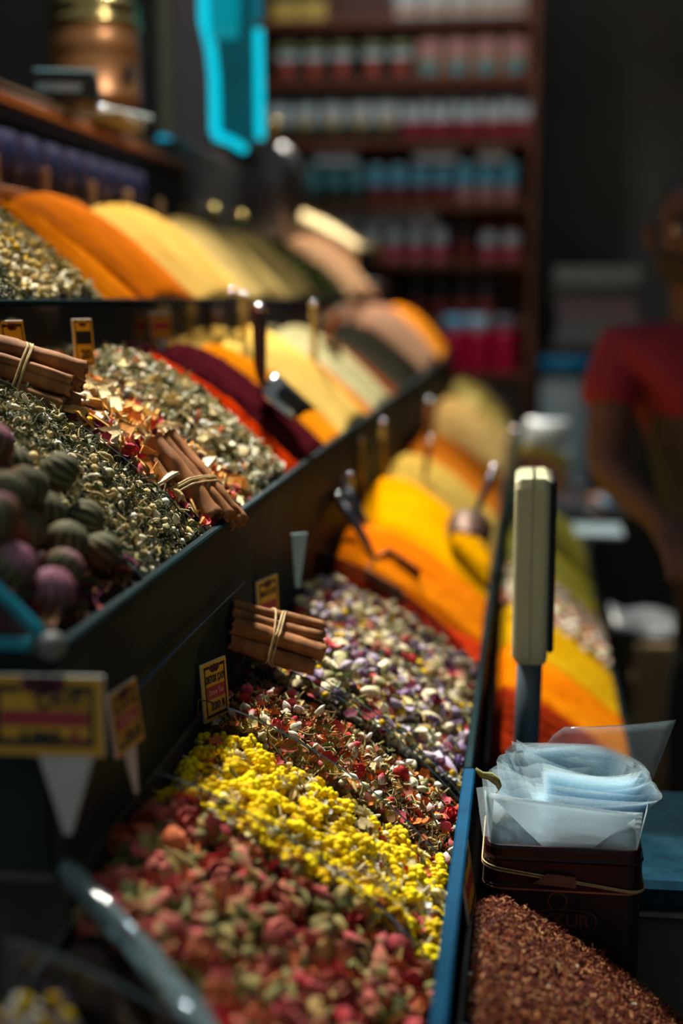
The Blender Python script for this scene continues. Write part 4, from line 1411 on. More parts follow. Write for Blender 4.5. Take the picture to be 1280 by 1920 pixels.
# rubber band round the lid with a folded paper tab
rbnd = empty('rubber_band', (0.035, 1.118, -0.47))
tag(rbnd, 'tan rubber band slanting across the maroon tin lid', 'rubber band')
mb = MB()
P = rrect(-0.0290, 0.1040, 1.1190, 1.243, 0.016)
ring = [(x, y, -0.4625 - (x + 0.029) / 0.133 * 0.0185) for x, y in P]
mb.tube(ring + [ring[0]], 0.0007, 6, cap=False)
ring = [(x, y, -0.4650 - (x + 0.029) / 0.133 * 0.0170) for x, y in P]
mb.tube(ring + [ring[0]], 0.0007, 6, cap=False)
mb.build('band', M_raffia, rbnd, smooth=True)
mb = MB()
q = [(0.0135, -0.4755), (0.0245, -0.4665), (0.0330, -0.4670), (0.0475, -0.4685), (0.0480, -0.4780), (0.030, -0.4765)]
mb.add([(x, 1.1158, z) for x, z in q] + [(x, 1.1165, z) for x, z in q], [(0, 1, 2, 3, 4, 5), (11, 10, 9, 8, 7, 6)] + [(k, (k + 1) % 6, 6 + (k + 1) % 6, 6 + k) for k in range(6)])
mb.build('paper_tab', pm('brown_paper', lin(120, 78, 62), 0.8, noise=0.2, scale=90), rbnd)

# stack of clear bags on the tin
bg_ = empty('plastic_bag_stack', (0.035, 1.18, -0.446))
tag(bg_, 'stack of clear plastic bags standing on the maroon tin', 'plastic bags')
M_film = clear('clear_film', (0.93, 0.97, 1.0), 0.55, 0.12, haze=0.26, hazecol=(0.80, 0.95, 0.98))
M_film2 = clear('tall_clear_film', (0.90, 0.93, 0.95), 0.8, 0.08, haze=0.10, hazecol=(0.62, 0.78, 0.84))
M_film3 = clear('milky_film', (0.9, 0.96, 1.0), 0.5, 0.2, haze=0.62, hazecol=(0.74, 0.86, 0.90))
zb_ = -0.4455
rd = random.Random(8)
# front bag, folded flat like a wide pouch with tucked corners
mb = MB()
P = []
for i in range(9):
    q = i / 8
    row = []
    for j in range(17):
        s = j / 16
        x = -0.022 + 0.118 * s + (s - 0.5) * 0.010 * q
        z = zb_ + q * (0.040 - 0.012 * s + 0.004 * math.sin(3.2 * s))
        y = 1.1235 - 0.004 * math.sin(PI * s) * q + 0.012 * q * q * abs(2 * s - 1) ** 3
        row.append((x, y, z))
    P.append(row)
mb.grid(P)
for sx, x0, x1 in ((0, -0.022, -0.0265), (1, 0.096, 0.104)):
    mb.add([(x0, 1.1235, zb_), (x1, 1.135, zb_ + (0.042 if sx == 0 else 0.028)), (x1 + (0.004 if sx else -0.002), 1.165, zb_ + 0.030), (x0 + (0.004 if sx else -0.002), 1.165, zb_)], [(0, 1, 2, 3)])
mb.add([(-0.022, 1.1232, zb_), (0.020, 1.1228, zb_), (-0.020, 1.1232, zb_ + 0.038)], [(0, 1, 2)])
mb.add([(0.096, 1.1232, zb_), (0.060, 1.1226, zb_), (0.094, 1.1232, zb_ + 0.027)], [(0, 1, 2)])
mb.build('folded_front_bag', M_film3, bg_, smooth=True, solid=0.0003)
# nested sheets that curl round: open loops seen from above
for k in range(24):
    f_ = k / 23
    P = []
    ax_, ay_ = 0.034 + 0.026 * f_, 0.022 + 0.024 * f_
    h = 0.046 + 0.010 * math.sin(5 * f_) + rd.uniform(-0.003, 0.003)
    a0, a1 = -0.62 * PI - rd.uniform(0, 0.15), 1.10 * PI + rd.uniform(-0.1, 0.1)
    for i in range(6):
        q = i / 5
        row = []
        for j in range(30):
            a = a0 + (a1 - a0) * j / 29
            fl = 0.78 + 0.27 * q
            x = 0.046 + ax_ * fl * math.cos(a) + 0.012 * q * math.cos(a)
            y = 1.182 + ay_ * fl * math.sin(a)
            z = zb_ + 0.001 + q * (h + 0.004 * math.sin(2 * a + k) - 0.010 * max(0, math.cos(a + 0.4)))
            row.append((max(-0.03, x), y, z))
        P.append(row)
    MB().grid(P).build('bag_sheet', M_film, bg_, smooth=True)
# fan of sheets standing up at the left
for k in range(9):
    P = []
    for i in range(7):
        q = i / 6
        row = []
        for j in range(9):
            s = j / 8
            x = -0.029 + 0.004 * k + s * (0.055 + 0.004 * k) - 0.006 * q * (1 - s)
            y = 1.138 + 0.0085 * k + 0.012 * s * s + 0.006 * q * math.sin(3 * s + k)
            z = zb_ + q * (0.042 + 0.0026 * k + rd.uniform(-0.0015, 0.0015) + 0.004 * math.sin(9 * s + 2 * k)) * (1 - 0.35 * s)
            row.append((x, y, z))
        P.append(row)
    MB().grid(P).build('bag_sheet', M_film, bg_, smooth=True)
# big sheet standing up at the back right
P = []
for i in range(10):
    q = i / 9
    row = []
    for j in range(14):
        s = j / 13
        xl, xr = 0.018 - 0.010 * (1 - q) * 0 + 0.004 * q, 0.106 + 0.030 * q
        x = xl + (xr - xl) * s
        z = zb_ + q * (0.062 + 0.016 * s - 0.020 * max(0, 0.12 - s) * 8 * (q ** 3))
        y = 1.215 + 0.020 * q + 0.016 * (1 - s) ** 2 - 0.004 * math.sin(3 * s) * q
        row.append((x, y, z))
    P.append(row)
MB().grid(P).build('tall_sheet', M_film2, bg_, smooth=True, solid=0.0003)

# curled dry leaf caught on the bags
mb = MB()
P = []
pts = [(-0.036, 1.140, -0.388), (-0.031, 1.141, -0.3935), (-0.024, 1.142, -0.395), (-0.018, 1.141, -0.399), (-0.0155, 1.140, -0.404), (-0.019, 1.139, -0.408)]
for i, p in enumerate(pts):
    w = 0.0035 * math.sin(PI * (i + 0.6) / 6.2)
    P.append([(p[0] + w * math.sin(t) * 0.6, p[1] - w * math.cos(t), p[2] + w * math.sin(t)) for t in (-0.6, 0.2, 1.0, 1.8)])
col = [L(150, 150, 96) if j % 2 else L(96, 88, 48) for i in range(6) for j in range(4)]
mb.grid(P, col=col)
tag(mb.build('dried_leaf', M_plant, smooth=True, solid=0.0004), 'small curled dry leaf caught on left of plastic bags', 'leaf')

# ------------------------------------------------------------------ weighing scale
sc_ = empty('weighing_scale', (0.15, 1.36, -0.705))
tag(sc_, 'weighing scale with beige display head on dark pole', 'scale')
M_beige = pm('beige_plastic', lin(200, 200, 160), 0.38, noise=0.05, scale=200)
M_dkpl = pm('dark_plastic', lin(44, 44, 46), 0.3, noise=0.15)
MB().box(0.004, 0.33, 1.245, 1.485, -0.705, -0.558, bev=0.010).build('base', pm('olive_grey_plastic', lin(74, 74, 62), 0.5, noise=0.15), sc_)
MB().box(0.010, 0.325, 1.25, 1.48, -0.558, -0.549).build('base_gap', M_dkpl, sc_)
MB().box(0.000, 0.335, 1.24, 1.49, -0.549, -0.5215, bev=0.006).build('platter', pm('teal_grey_platter', lin(18, 52, 66), 0.8, spec=0.06, noise=0.3, scale=60), sc_)
MB().box(0.000, 0.335, 1.2375, 1.2405, -0.553, -0.549).build('platter_edge', M_grey, sc_)
MB().tube([(0.004, 1.500, -0.60), (0.008, 1.497, -0.45), (0.010, 1.496, -0.355)], 0.0138, 20).build('pole', pm('blue_black_pole', lin(92, 110, 122), 0.4, metal=0.2, noise=0.1), sc_, smooth=True)
MB().tube([(0.006, 1.4985, -0.705), (0.006, 1.4985, -0.59)], 0.02, 16).build('pole_foot', M_dkpl, sc_, smooth=True)


def head(x0, x1, name, mat, top, bot, y0, y1, par=None):
    mb = MB()
    P = []
    for i in range(15):
        q = i / 14
        z = bot + (top - bot) * q
        k = 1 - 0.28 * max(0, (q - 0.88) / 0.12) ** 2 - 0.16 * max(0, (0.08 - q) / 0.08) ** 2
        cy = (y0 + y1) / 2
        hw = (y1 - y0) / 2 * (0.75 + 0.25 * k)
        row = rrect(x0, x1, cy - hw, cy + hw, min(0.007, (x1 - x0) * 0.45))
        row = [(x, y, z - (0.009 * ((x - 0.009) / 0.019) ** 2 * min(1, (q - 0.9) / 0.1) if q > 0.9 else 0)) for x, y in row]
        P.append(row)
    mb.grid(P, closed=True)
    n = len(P[0])
    mb.f += [tuple(range(n - 1, -1, -1)), tuple(14 * n + k for k in range(n))]
    mb.m += [0, 0]
    return mb.build(name, mat, par or sc_, smooth=False, bevel=0.0015)


dh = head(-0.010, 0.0265, 'display_head', M_beige, -0.1790, -0.3715, 1.44, 1.55)
head(0.0083, 0.0089, 'seam', M_dkpl, -0.1788, -0.3715, 1.4396, 1.5504, dh)
MB().box(0.0255, 0.0330, 1.446, 1.545, -0.366, -0.184, bev=0.004).build('display_panel', M_dkpl, dh)
MB().box(-0.007, 0.026, 1.443, 1.547, -0.378, -0.369, bev=0.004).build('collar', M_beige, dh)

# crinkled clear film rolled over the near divider of the blue-rimmed tray
mb = MB()
P = []
rd = random.Random(5)
for i in range(46):
    t = i / 45
    x, z = surf('low', t * 0.72)
    row = []
    for k in range(14):
        a = 2 * PI * k / 14
        w = (0.0075 + 0.003 * t) * (1 + 0.22 * math.sin(3 * a + 9 * t) + 0.18 * math.sin(5 * a - 23 * t) + rd.uniform(-0.08, 0.08))
        row.append((x, 0.762 - 0.135 * t + w * 1.15 * math.cos(a), z + 0.016 + w * math.sin(a)))
    P.append(row)
mb.grid(P, closed=True)
tag(mb.build('film_roll', clear('crinkled_film', (0.72, 0.84, 0.88), 1.6, 0.08, haze=0.42, hazecol=(0.55, 0.80, 0.85)), smooth=True),
    'crinkled roll of clear film lying slanted in bottom left corner', 'plastic film')

# ------------------------------------------------------------------ display case above the upper tray
case = empty('display_case', (-0.90, 2.0, -0.14))
tag(case, 'dark glass-fronted case behind the upper tray holding violet packets', 'display case')
MB().box(-1.08, -0.722, 0.95, 2.98, 0.262, 0.282, bev=0.003).build('top_board', M_dark, case)
MB().box(-0.723, -0.714, 0.95, 2.98, 0.264, 0.277, bev=0.002).build('gilt_edge', M_amber, case)
MB().box(-0.723, -0.716, 0.95, 2.98, 0.286, 0.290, bev=0.001).build('upper_edge', pm('dull_gilt', lin(120, 96, 58), 0.4, noise=0.2), case)
MB().box(-1.08, -1.07, 0.95, 2.98, -0.14, 0.262).build('back_board', M_black, case)
MB().box(-1.08, -0.715, 2.965, 2.98, -0.14, 0.262).build('end_board', M_dark, case)
MB().box(-1.08, -0.735, 0.95, 2.965, 0.125, 0.140).build('shelf_board', M_dark, case)
MB().box(-0.735, -0.715, 0.95, 2.965, 0.132, 0.150, bev=0.002).build('front_rail', M_amber, case)
MB().box(-0.724, -0.722, 0.95, 2.96, 0.150, 0.262).build('glass_front', clear('case_glass', (0.88, 0.90, 0.92), 0.5, 0.05), case)
MB().box(-1.08, -0.735, 0.95, 2.965, -0.14, -0.132).build('bottom_board', M_dark, case)
for y in (1.86, 2.06, 2.29, 2.50, 2.73, 2.92):
    MB().box(-0.712, -0.700, y - 0.006, y + 0.006, 0.06, 0.185, bev=0.002).build('front_post', M_oak, case)


def pouch(name, w, d, h, mats, bands, bulge=0.35, emblem=None):
    """filled packet: soft box standing on its base, bands of colour across the front; mats[0] is the body"""
    mb = MB()
    zs = sorted(set([0.0, h] + [h * k / 8 for k in range(9)] + [b_[0] * h for b_ in bands] + [b_[1] * h for b_ in bands]))
    rows = []
    for z in zs:
        q = z / h
        dd = d * (0.25 + 0.75 * (math.sin(PI * min(1, 0.18 + 0.82 * (1 - q))) ** 0.6)) if bulge else d
        P = rrect(-w / 2, w / 2, -dd / 2, dd / 2, min(dd * 0.45, w * 0.12), 3)
        rows.append([(x, y, z) for x, y in P])
    n = len(rows[0])
    for r_ in rows:
        mb.v += r_
    for i in range(len(rows) - 1):
        zc = (zs[i] + zs[i + 1]) / 2 / h
        mi = 0
        for b0, b1, k in bands:
            if b0 <= zc <= b1:
                mi = k
        for k in range(n):
            mb.f.append((i * n + k, i * n + (k + 1) % n, (i + 1) * n + (k + 1) % n, (i + 1) * n + k))
            mb.m.append(mi)
    mb.f += [tuple(range(n - 1, -1, -1)), tuple((len(rows) - 1) * n + k for k in range(n))]
    mb.m += [0, 0]
    if emblem:
        ez, er, k = emblem
        mb.lathe([(er, 0), (er, 0.004)], Matrix.Translation((0, -d / 2 + 0.003, ez * h)) @ Matrix.Rotation(PI / 2, 4, 'X'), 16, k)
    return mb.build(name, mats, base=(0, 0, 0), smooth=False)


def can(name, r, h, mats, bands, neck=None):
    mb = MB()
    prof = [(r * 0.93, 0, 0), (r, 0.02 * h, 0)]
    for b0, b1, k in bands:
        prof.append((r, b0 * h, k))
        prof.append((r, b1 * h, k))
    if neck:
        prof += [(q * r, z * h, k) for q, z, k in neck]
    else:
        prof += [(r, 0.97 * h, 0), (r * 0.92, h, 0)]
    n = 20
    for q, z, k in prof:
        mb.v += [(q * math.cos(2 * PI * j / n), q * math.sin(2 * PI * j / n), z) for j in range(n)]
    for i in range(len(prof) - 1):
        for j in range(n):
            mb.f.append((i * n + j, i * n + (j + 1) % n, (i + 1) * n + (j + 1) % n, (i + 1) * n + j))
            mb.m.append(prof[i + 1][2])
    mb.f += [tuple(range(n - 1, -1, -1)), tuple((len(prof) - 1) * n + k for k in range(n))]
    mb.m += [0, prof[-1][2]]
    return mb.build(name, mats, base=(0, 0, 0), smooth=True)


def row_of(proto, pts, labels, cat, group, rz=0.0, jit=0.06):
    for i, p in enumerate(pts):
        o = proto if i == 0 else proto.copy()
        if i:
            C.objects.link(o)
        o.location = (p[0], p[1], p[2] + H)
        o.rotation_euler = (0, 0, rz + random.Random(i * 7 + len(group)).uniform(-jit, jit))
        tag(o, labels[i] if isinstance(labels, list) else labels, cat, group)


cm = lambda n, *c, r=0.5: pm('print_' + n, lin(*c), r, noise=0.08, scale=60)
K_white, K_teal, K_navy = cm('white', 206, 218, 220), cm('teal', 92, 150, 158), cm('navy', 40, 62, 92)
K_red, K_crim, K_green = cm('red', 190, 74, 56), cm('crimson', 170, 44, 66), cm('green', 44, 62, 46)
K_lime, K_tan, K_pink = cm('lime', 128, 132, 60), cm('tan', 196, 150, 112), cm('pink', 190, 130, 126)
K_yel, K_brick, K_sky = cm('yellow', 214, 176, 84), cm('brick', 128, 50, 46), cm('sky', 104, 178, 204)
K_violet, K_blue2 = cm('violet', 150, 116, 160), cm('deep_blue', 40, 120, 200)
p = pouch('spice_packet', 0.080, 0.04, 0.10, [K_violet, K_blue2, cm('mauve', 132, 92, 104)], [(0.0, 0.45, 2)], emblem=(0.72, 0.012, 1))
ys = [1.74 + 0.105 * i for i in range(11)]
row_of(p, [(-0.775, y, 0.140) for y in ys], ['%s violet packet from the near end inside glass-fronted case' % ORD[i] for i in range(11)], 'packet', 'violet packets in the display case', rz=PI / 2)

# things standing on the case
ur = empty('copper_urn', (-0.825, 2.72, 0.282))
tag(ur, 'copper urn with brass domed lid on top of display case', 'urn')
T_ = Matrix.Translation((-0.825, 2.72, 0))
R_ = 0.0845
MB().lathe([(R_ * 0.9, 0.282), (R_, 0.288), (R_, 0.365)] + [(R_ * 1.03, 0.367), (R_ * 1.03, 0.376), (R_, 0.378)] + [(R_, 0.45), (R_ * 1.0, 0.470)], T_, 40).build('body', M_copper, ur, smooth=True)
MB().lathe([(R_ * 1.02, 0.452), (R_ * 1.035, 0.456), (R_ * 1.035, 0.464), (R_ * 1.01, 0.470), (R_ * 0.99, 0.500)], T_, 40).build('hoop', M_copper, ur, smooth=True)
MB().lathe([(R_ * 1.04, 0.500), (R_ * 1.06, 0.505), (R_ * 1.04, 0.512), (R_ * 0.99, 0.514), (R_ * 0.99, 0.530), (R_ * 1.02, 0.534), (R_ * 0.98, 0.542), (R_ * 0.72, 0.560), (R_ * 0.3, 0.572), (R_ * 0.12, 0.574), (R_ * 0.12, 0.59), (R_ * 0.02, 0.60)],
           T_, 40).build('lid', M_brass, ur, smooth=True)
MB().box(-0.752, -0.745, 2.66, 2.70, 0.40, 0.425, bev=0.002).build('name_plate', M_dkpl, ur)
rg = empty('card_terminal', (-0.715, 2.22, 0.29))
tag(rg, 'dark card terminal with bright bluish top beside copper urn', 'card terminal')
M_ = Matrix.Translation((-0.715, 2.22, 0.2905)) @ Matrix.Rotation(0.25, 4, 'Z')
MB().box(-0.055, 0.045, -0.05, 0.05, 0, 0.046, M=M_, bev=0.008).build('body', M_dkpl, rg)
MB().box(-0.053, 0.043, -0.048, 0.048, 0.046, 0.052, M=M_, bev=0.003).build('top_cover', pm('pale_teal_plastic', lin(120, 160, 168), 0.25, noise=0.1), rg)
MB().box(-0.048, 0.020, -0.0525, -0.0495, 0.018, 0.030, M=M_).build('front_strip', pm('silver_strip', lin(190, 214, 218), 0.2, metal=0.3), rg)
M_ = Matrix.Translation((-0.70, 2.44, 0.2905)) @ Matrix.Rotation(0.1, 4, 'Z')
mb = MB()
mb.box(-0.05, 0.025, -0.10, 0.10, 0.0, 0.012, M=M_, bev=0.002)
tag(mb.build('paper_pad', pm('buff_paper', lin(150, 132, 104), 0.7, noise=0.1)), 'flat buff paper pad on case in front of the copper urn', 'paper pad')
tag(MB().tube([(-0.735, 2.30, 0.309), (-0.668, 2.52, 0.309)], 0.006, 10).build('marker_pen', pm('silver_pen', lin(180, 190, 190), 0.25, metal=0.4), smooth=True),
    'silver pen lying on the buff paper pad', 'pen')
tag(MB().box(-1.37, -1.262, 4.285, 4.298, 0.665, 0.795, bev=0.003).build('notice_board', pm('grey_board', lin(120, 120, 120), 0.7, noise=0.05)), 'plain grey square board on dark partition, top left corner', 'board')

# second cabinet beyond the case, with the added reflection bar and jars
tag(MB().box(-1.10, -0.728, 3.0, 4.20, -0.138, 0.325, bev=0.004).build('low_cabinet', M_black), 'black cabinet beyond the glass-fronted case, under cyan light', 'cabinet')
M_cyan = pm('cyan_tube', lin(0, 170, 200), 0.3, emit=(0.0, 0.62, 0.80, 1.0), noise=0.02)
M_reflection = pm('cyan_reflection', lin(0, 130, 170), 0.3, emit=(0.0, 0.33, 0.50, 1.0), noise=0.02)
tag(MB().tube([(-0.80, 3.12, 0.3375), (-0.80, 3.56, 0.3375)], 0.012, 12).build('reflection_bar', M_reflection, smooth=True), 'short glowing cyan bar standing for a reflection on black cabinet', 'light')  # emissive bar added for the cyan reflection on the cabinet top
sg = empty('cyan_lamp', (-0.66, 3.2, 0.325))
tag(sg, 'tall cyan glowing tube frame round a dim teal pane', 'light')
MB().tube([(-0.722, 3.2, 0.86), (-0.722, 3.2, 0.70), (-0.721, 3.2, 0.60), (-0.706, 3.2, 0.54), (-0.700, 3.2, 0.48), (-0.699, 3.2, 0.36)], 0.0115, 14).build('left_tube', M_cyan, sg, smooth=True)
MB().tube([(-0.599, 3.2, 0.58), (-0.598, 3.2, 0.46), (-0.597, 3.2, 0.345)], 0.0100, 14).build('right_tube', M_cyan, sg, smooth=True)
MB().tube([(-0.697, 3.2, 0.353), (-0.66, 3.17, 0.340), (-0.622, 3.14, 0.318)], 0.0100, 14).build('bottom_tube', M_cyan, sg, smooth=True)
MB().tube([(-0.600, 3.2, 0.86), (-0.600, 3.2, 0.60)], 0.011, 12).build('upper_tube', pm('cyan_tube_faint', lin(0, 120, 146), 0.3, emit=(0.0, 0.10, 0.14, 1.0)), sg, smooth=True)  # upper tube has a weak emission
MB().box(-0.693, -0.606, 3.204, 3.212, 0.34, 0.86).build('pane', pm('teal_pane', lin(10, 96, 108), 0.3, emit=(0.0, 0.040, 0.052, 1.0), noise=0.6, scale=9), sg)
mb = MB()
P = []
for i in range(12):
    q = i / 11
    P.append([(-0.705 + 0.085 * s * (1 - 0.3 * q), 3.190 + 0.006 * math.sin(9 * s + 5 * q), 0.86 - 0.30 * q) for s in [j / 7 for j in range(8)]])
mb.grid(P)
mb.build('bent_glow_strip', pm('cyan_glow_strip', lin(0, 140, 160), 0.3, emit=(0.0, 0.20, 0.25, 1.0), noise=0.5, scale=12), sg, smooth=True, solid=0.002)  # wide strip with a faint cyan emission of its own
MB().box(-0.72, -0.585, 3.18, 3.22, 0.325, 0.333).build('foot', M_black, sg)

stand = tag(MB().box(-0.728, -0.70, 3.3, 4.2, -0.138, 0.08, bev=0.003).build('jar_ledge', M_dark), 'narrow dark ledge in front of the black cabinet', 'ledge')
for x, y, zt, lb in ((-0.714, 3.24, 0.205, 'dark jar with tall brass lid, left of two below cyan light'), (-0.714, 3.56, 0.205, 'dark jar with round brass lid, right of two below cyan light')):
    j = empty('spice_jar', (x, y, 0.081))
    tag(j, lb, 'jar', 'brass-lidded jars below the cyan light')
    z0_ = 0.081 if y > 3.3 else 0.081
    Tj = Matrix.Translation((x, y, 0))
    MB().lathe([(0.012, z0_), (0.0135, z0_ + 0.004), (0.0135, zt - 0.05), (0.010, zt - 0.035)], Tj, 20).build('body', M_black, j, smooth=True)
    MB().lathe([(0.0125, zt - 0.035), (0.0135, zt - 0.03), (0.0125, zt - 0.005), (0.006, zt), (0.001, zt + 0.001)], Tj, 20).build('lid', M_brass, j, smooth=True)

sm = empty('samovar', (-0.79, 4.45, -0.138))
tag(sm, 'dull silver samovar with bright brass knob beyond the light frame', 'samovar')
Ts = Matrix.Translation((-0.79, 4.45, 0))
MB().lathe([(0.06, -0.138), (0.075, -0.12), (0.05, 0.0), (0.05, 0.18), (0.085, 0.24), (0.095, 0.34), (0.08, 0.42), (0.05, 0.455), (0.03, 0.465)], Ts, 28).build('body', pm('dull_silver', lin(120, 122, 124), 0.35, metal=0.8), sm, smooth=True)
MB().lathe([(0.012, 0.46), (0.014, 0.475), (0.03, 0.485), (0.036, 0.505), (0.030, 0.528), (0.01, 0.54), (0.001, 0.542)], Ts, 20).build('knob', M_brass, sm, smooth=True)
o = MB().lathe([(0.002, 0), (0.02, 0.003), (0.036, 0.018), (0.04, 0.038), (0.036, 0.056), (0.02, 0.072), (0.008, 0.078), (0.002, 0.082)], None, 20).build('lemon', pm('lemon_peel', lin(236, 180, 4), 0.5, noise=0.1, bump=0.2), smooth=True, base=(0, 0, 0))
o.location = (-0.81, 4.90, 0.302 + H)
tag(o, 'round yellow fruit on top of the small high tray', 'fruit')

# ------------------------------------------------------------------ shelf of goods against the back wall
sh = empty('wall_shelf', (-0.56, 6.3, -1.5))
tag(sh, 'reddish wooden shelf unit full of packets and cans at the back', 'shelf')
SX0, SX1 = -1.135, -0.005
for zt in (1.151, 0.904, 0.659, 0.393, 0.149, -0.099):
    MB().box(SX0, SX1, 6.16, 6.46, zt - 0.03, zt).build('shelf_board', M_shelf, sh)
MB().box(SX0, SX1, 5.95, 6.46, -0.345, -0.315).build('shelf_board', M_shelf, sh)
MB().box(SX0 - 0.02, SX0, 6.16, 6.46, -1.5, 1.55).build('side_panel', M_shelf, sh)
MB().box(SX1, SX1 + 0.028, 6.16, 6.46, -1.5, 1.55).build('side_panel', M_shelf, sh)
MB().box(SX0, SX1, 6.46, 6.475, -1.5, 1.55).build('back_panel', pm('brown_back', lin(92, 50, 36), 0.6, noise=0.2), sh)
MB().box(SX0, SX1, 5.98, 6.46, -1.5, -0.345).build('base_cabinet', M_dark, sh)
X = lambda px: -1.119 + (px - 512) * 0.00229
Yf = 6.24
p = pouch('tea_box', 0.115, 0.07, 0.17, [K_yel, K_green, K_white], [(0.5, 0.75, 1), (0.75, 1, 2)], 0)
row_of(p, [(X(q), Yf, 1.151) for q in (541, 594)], ['yellow and green box on top shelf, far left', 'yellow and green box on top shelf, second from left'], 'box', 'boxes on the top shelf', jit=0.02)
p = pouch('tea_box', 0.10, 0.10, 0.20, [K_white, K_tan, K_teal], [(0.1, 0.3, 1), (0.5, 0.6, 2)], 0)
row_of(p, [(X(q), Yf + 0.01, 1.151) for q in (765, 815, 865, 915, 962)], ['%s white box from the left on top shelf' % ORD[i] for i in range(5)], 'box', 'white boxes on the top shelf', rz=0.35, jit=0.02)
p = pouch('tea_pouch', 0.092, 0.06, 0.185, [K_green, K_red, K_white, K_lime, K_pink], [(0.0, 0.12, 4), (0.5, 0.64, 2), (0.72, 0.82, 3), (0.88, 0.97, 4)], emblem=(0.30, 0.030, 1))
row_of(p, [(X(q), Yf, 0.904) for q in (546, 597, 649, 707, 759)], ['%s dark green pouch with red spot on second shelf' % ORD[i] for i in range(5)], 'tea pouch', 'green pouches on the second shelf')
p = pouch('tea_pouch', 0.106, 0.06, 0.190, [K_tan, K_teal, K_pink], [(0.55, 0.85, 2)], emblem=(0.26, 0.034, 1))
row_of(p, [(X(q), Yf, 0.904) for q in (812, 864, 916, 968)], ['%s tan pouch with teal disc on second shelf' % ORD[i] for i in range(4)], 'tea pouch', 'tan pouches on the second shelf')
p = pouch('tea_pouch', 0.100, 0.06, 0.178, [K_white, K_green, K_yel], [(0.0, 0.36, 1)], emblem=(0.44, 0.024, 2))
row_of(p, [(X(q), Yf, 0.659) for q in (530, 580, 632, 684, 732)], ['%s white and green pouch on third shelf' % ORD[i] for i in range(5)], 'tea pouch', 'white and green pouches on the third shelf')
p = pouch('tea_pouch', 0.104, 0.06, 0.190, [K_white, K_crim, K_navy], [(0.0, 0.40, 1), (0.93, 1.0, 1)], emblem=(0.80, 0.024, 2))
row_of(p, [(X(q), Yf, 0.659) for q in (783, 832, 883, 933, 980)], ['%s white and crimson pouch on third shelf' % ORD[i] for i in range(5)], 'tea pouch', 'crimson pouches on the third shelf')
p = can('spice_can', 0.038, 0.165, [K_white, K_teal, K_green], [(0.05, 0.42, 2), (0.45, 0.95, 1)])
row_of(p, [(X(q), Yf, 0.393) for q in (594, 634, 674)], ['%s teal and green can on fourth shelf' % ORD[i] for i in range(3)], 'can', 'teal cans on the fourth shelf')
p = can('spice_can', 0.038, 0.160, [K_white, K_sky, K_brick], [(0.05, 0.46, 2), (0.5, 0.95, 1)])
row_of(p, [(X(q), Yf, 0.393) for q in (714, 755, 797, 838)], ['%s sky-blue and brick can on fourth shelf' % ORD[i] for i in range(4)], 'can', 'brick cans on the fourth shelf')
p = can('spice_can', 0.038, 0.170, [K_white, K_sky, K_pink], [(0.05, 0.40, 2), (0.55, 0.95, 1)])
row_of(p, [(X(q), Yf, 0.393) for q in (880, 921, 962)], ['%s sky-blue and pink can on fourth shelf' % ORD[i] for i in range(3)], 'can', 'pink cans on the fourth shelf')
p = pouch('flat_box', 0.20, 0.10, 0.065, [K_white, K_pink, K_teal], [(0.35, 0.65, 1)], 0)
row_of(p, [(X(825), Yf, 0.566), (X(636), Yf, 0.560)], ['flat pale box lying on cans, fourth shelf, wider one right', 'flat pale box lying on teal cans, fourth shelf'], 'box', 'flat boxes on the fourth shelf', jit=0.02)
p = pouch('flat_box', 0.13, 0.10, 0.060, [K_white, K_tan, K_teal], [(0.35, 0.65, 1)], 0)
row_of(p, [(X(930), Yf, 0.566)], 'smaller flat pale box lying on pink cans, fourth shelf', 'box', 'flat boxes on the fourth shelf', jit=0.02)
p = can('spice_can', 0.038, 0.150, [K_white, K_crim, K_white], [(0.02, 0.48, 1), (0.5, 0.92, 2)])
row_of(p, [(X(q), Yf, 0.149) for q in (660, 703, 747, 790, 833)], ['%s white-topped crimson can on fifth shelf' % ORD[i] for i in range(5)], 'can', 'crimson cans on the fifth shelf')
p = can('spice_can', 0.038, 0.165, [K_brick, K_crim, K_white], [(0.02, 0.40, 1), (0.42, 0.72, 2), (0.75, 0.95, 0)])
row_of(p, [(X(q), Yf, 0.149) for q in (926, 968)], ['red-lidded crimson can on fifth shelf, beside dark bottle', 'red-lidded crimson can at right end of fifth shelf'], 'can', 'crimson cans on the fifth shelf')
p = pouch('flat_box', 0.16, 0.10, 0.060, [K_white, K_pink], [(0.3, 0.55, 1)], 0)
row_of(p, [(X(q), Yf, 0.300) for q in (650, 722, 794)], ['%s pale flat box lying on fifth-shelf cans' % ORD[i] for i in range(3)], 'box', 'flat boxes on the fifth shelf', jit=0.02)
M_bot = pm('dark_bottle', lin(52, 46, 48), 0.2, noise=0.1)
bneck = [(1, 0.55, 0), (0.75, 0.66, 0), (0.42, 0.72, 0), (0.42, 0.88, 1), (0.5, 0.89, 1), (0.5, 1.0, 1)]
p = can('syrup_bottle', 0.036, 0.205, [M_bot, pm('pale_cap', lin(120, 116, 112), 0.4), K_brick], [(0.06, 0.42, 2)], bneck)
row_of(p, [(X(880), Yf, 0.149)] + [(X(q), Yf, -0.099) for q in (793, 836, 878, 920)], ['dark bottle between crimson cans on fifth shelf'] + ['%s dark bottle with red label on sixth shelf' % ORD[i] for i in range(4)], 'bottle', 'dark bottles on the shelf')
M_redg = pm('red_jar', lin(190, 20, 62), 0.2, noise=0.1)
jn = [(1, 0.70, 0), (0.8, 0.74, 0), (0.8, 0.75, 1), (0.86, 0.76, 1), (0.86, 0.98, 1), (0.7, 1.0, 1)]
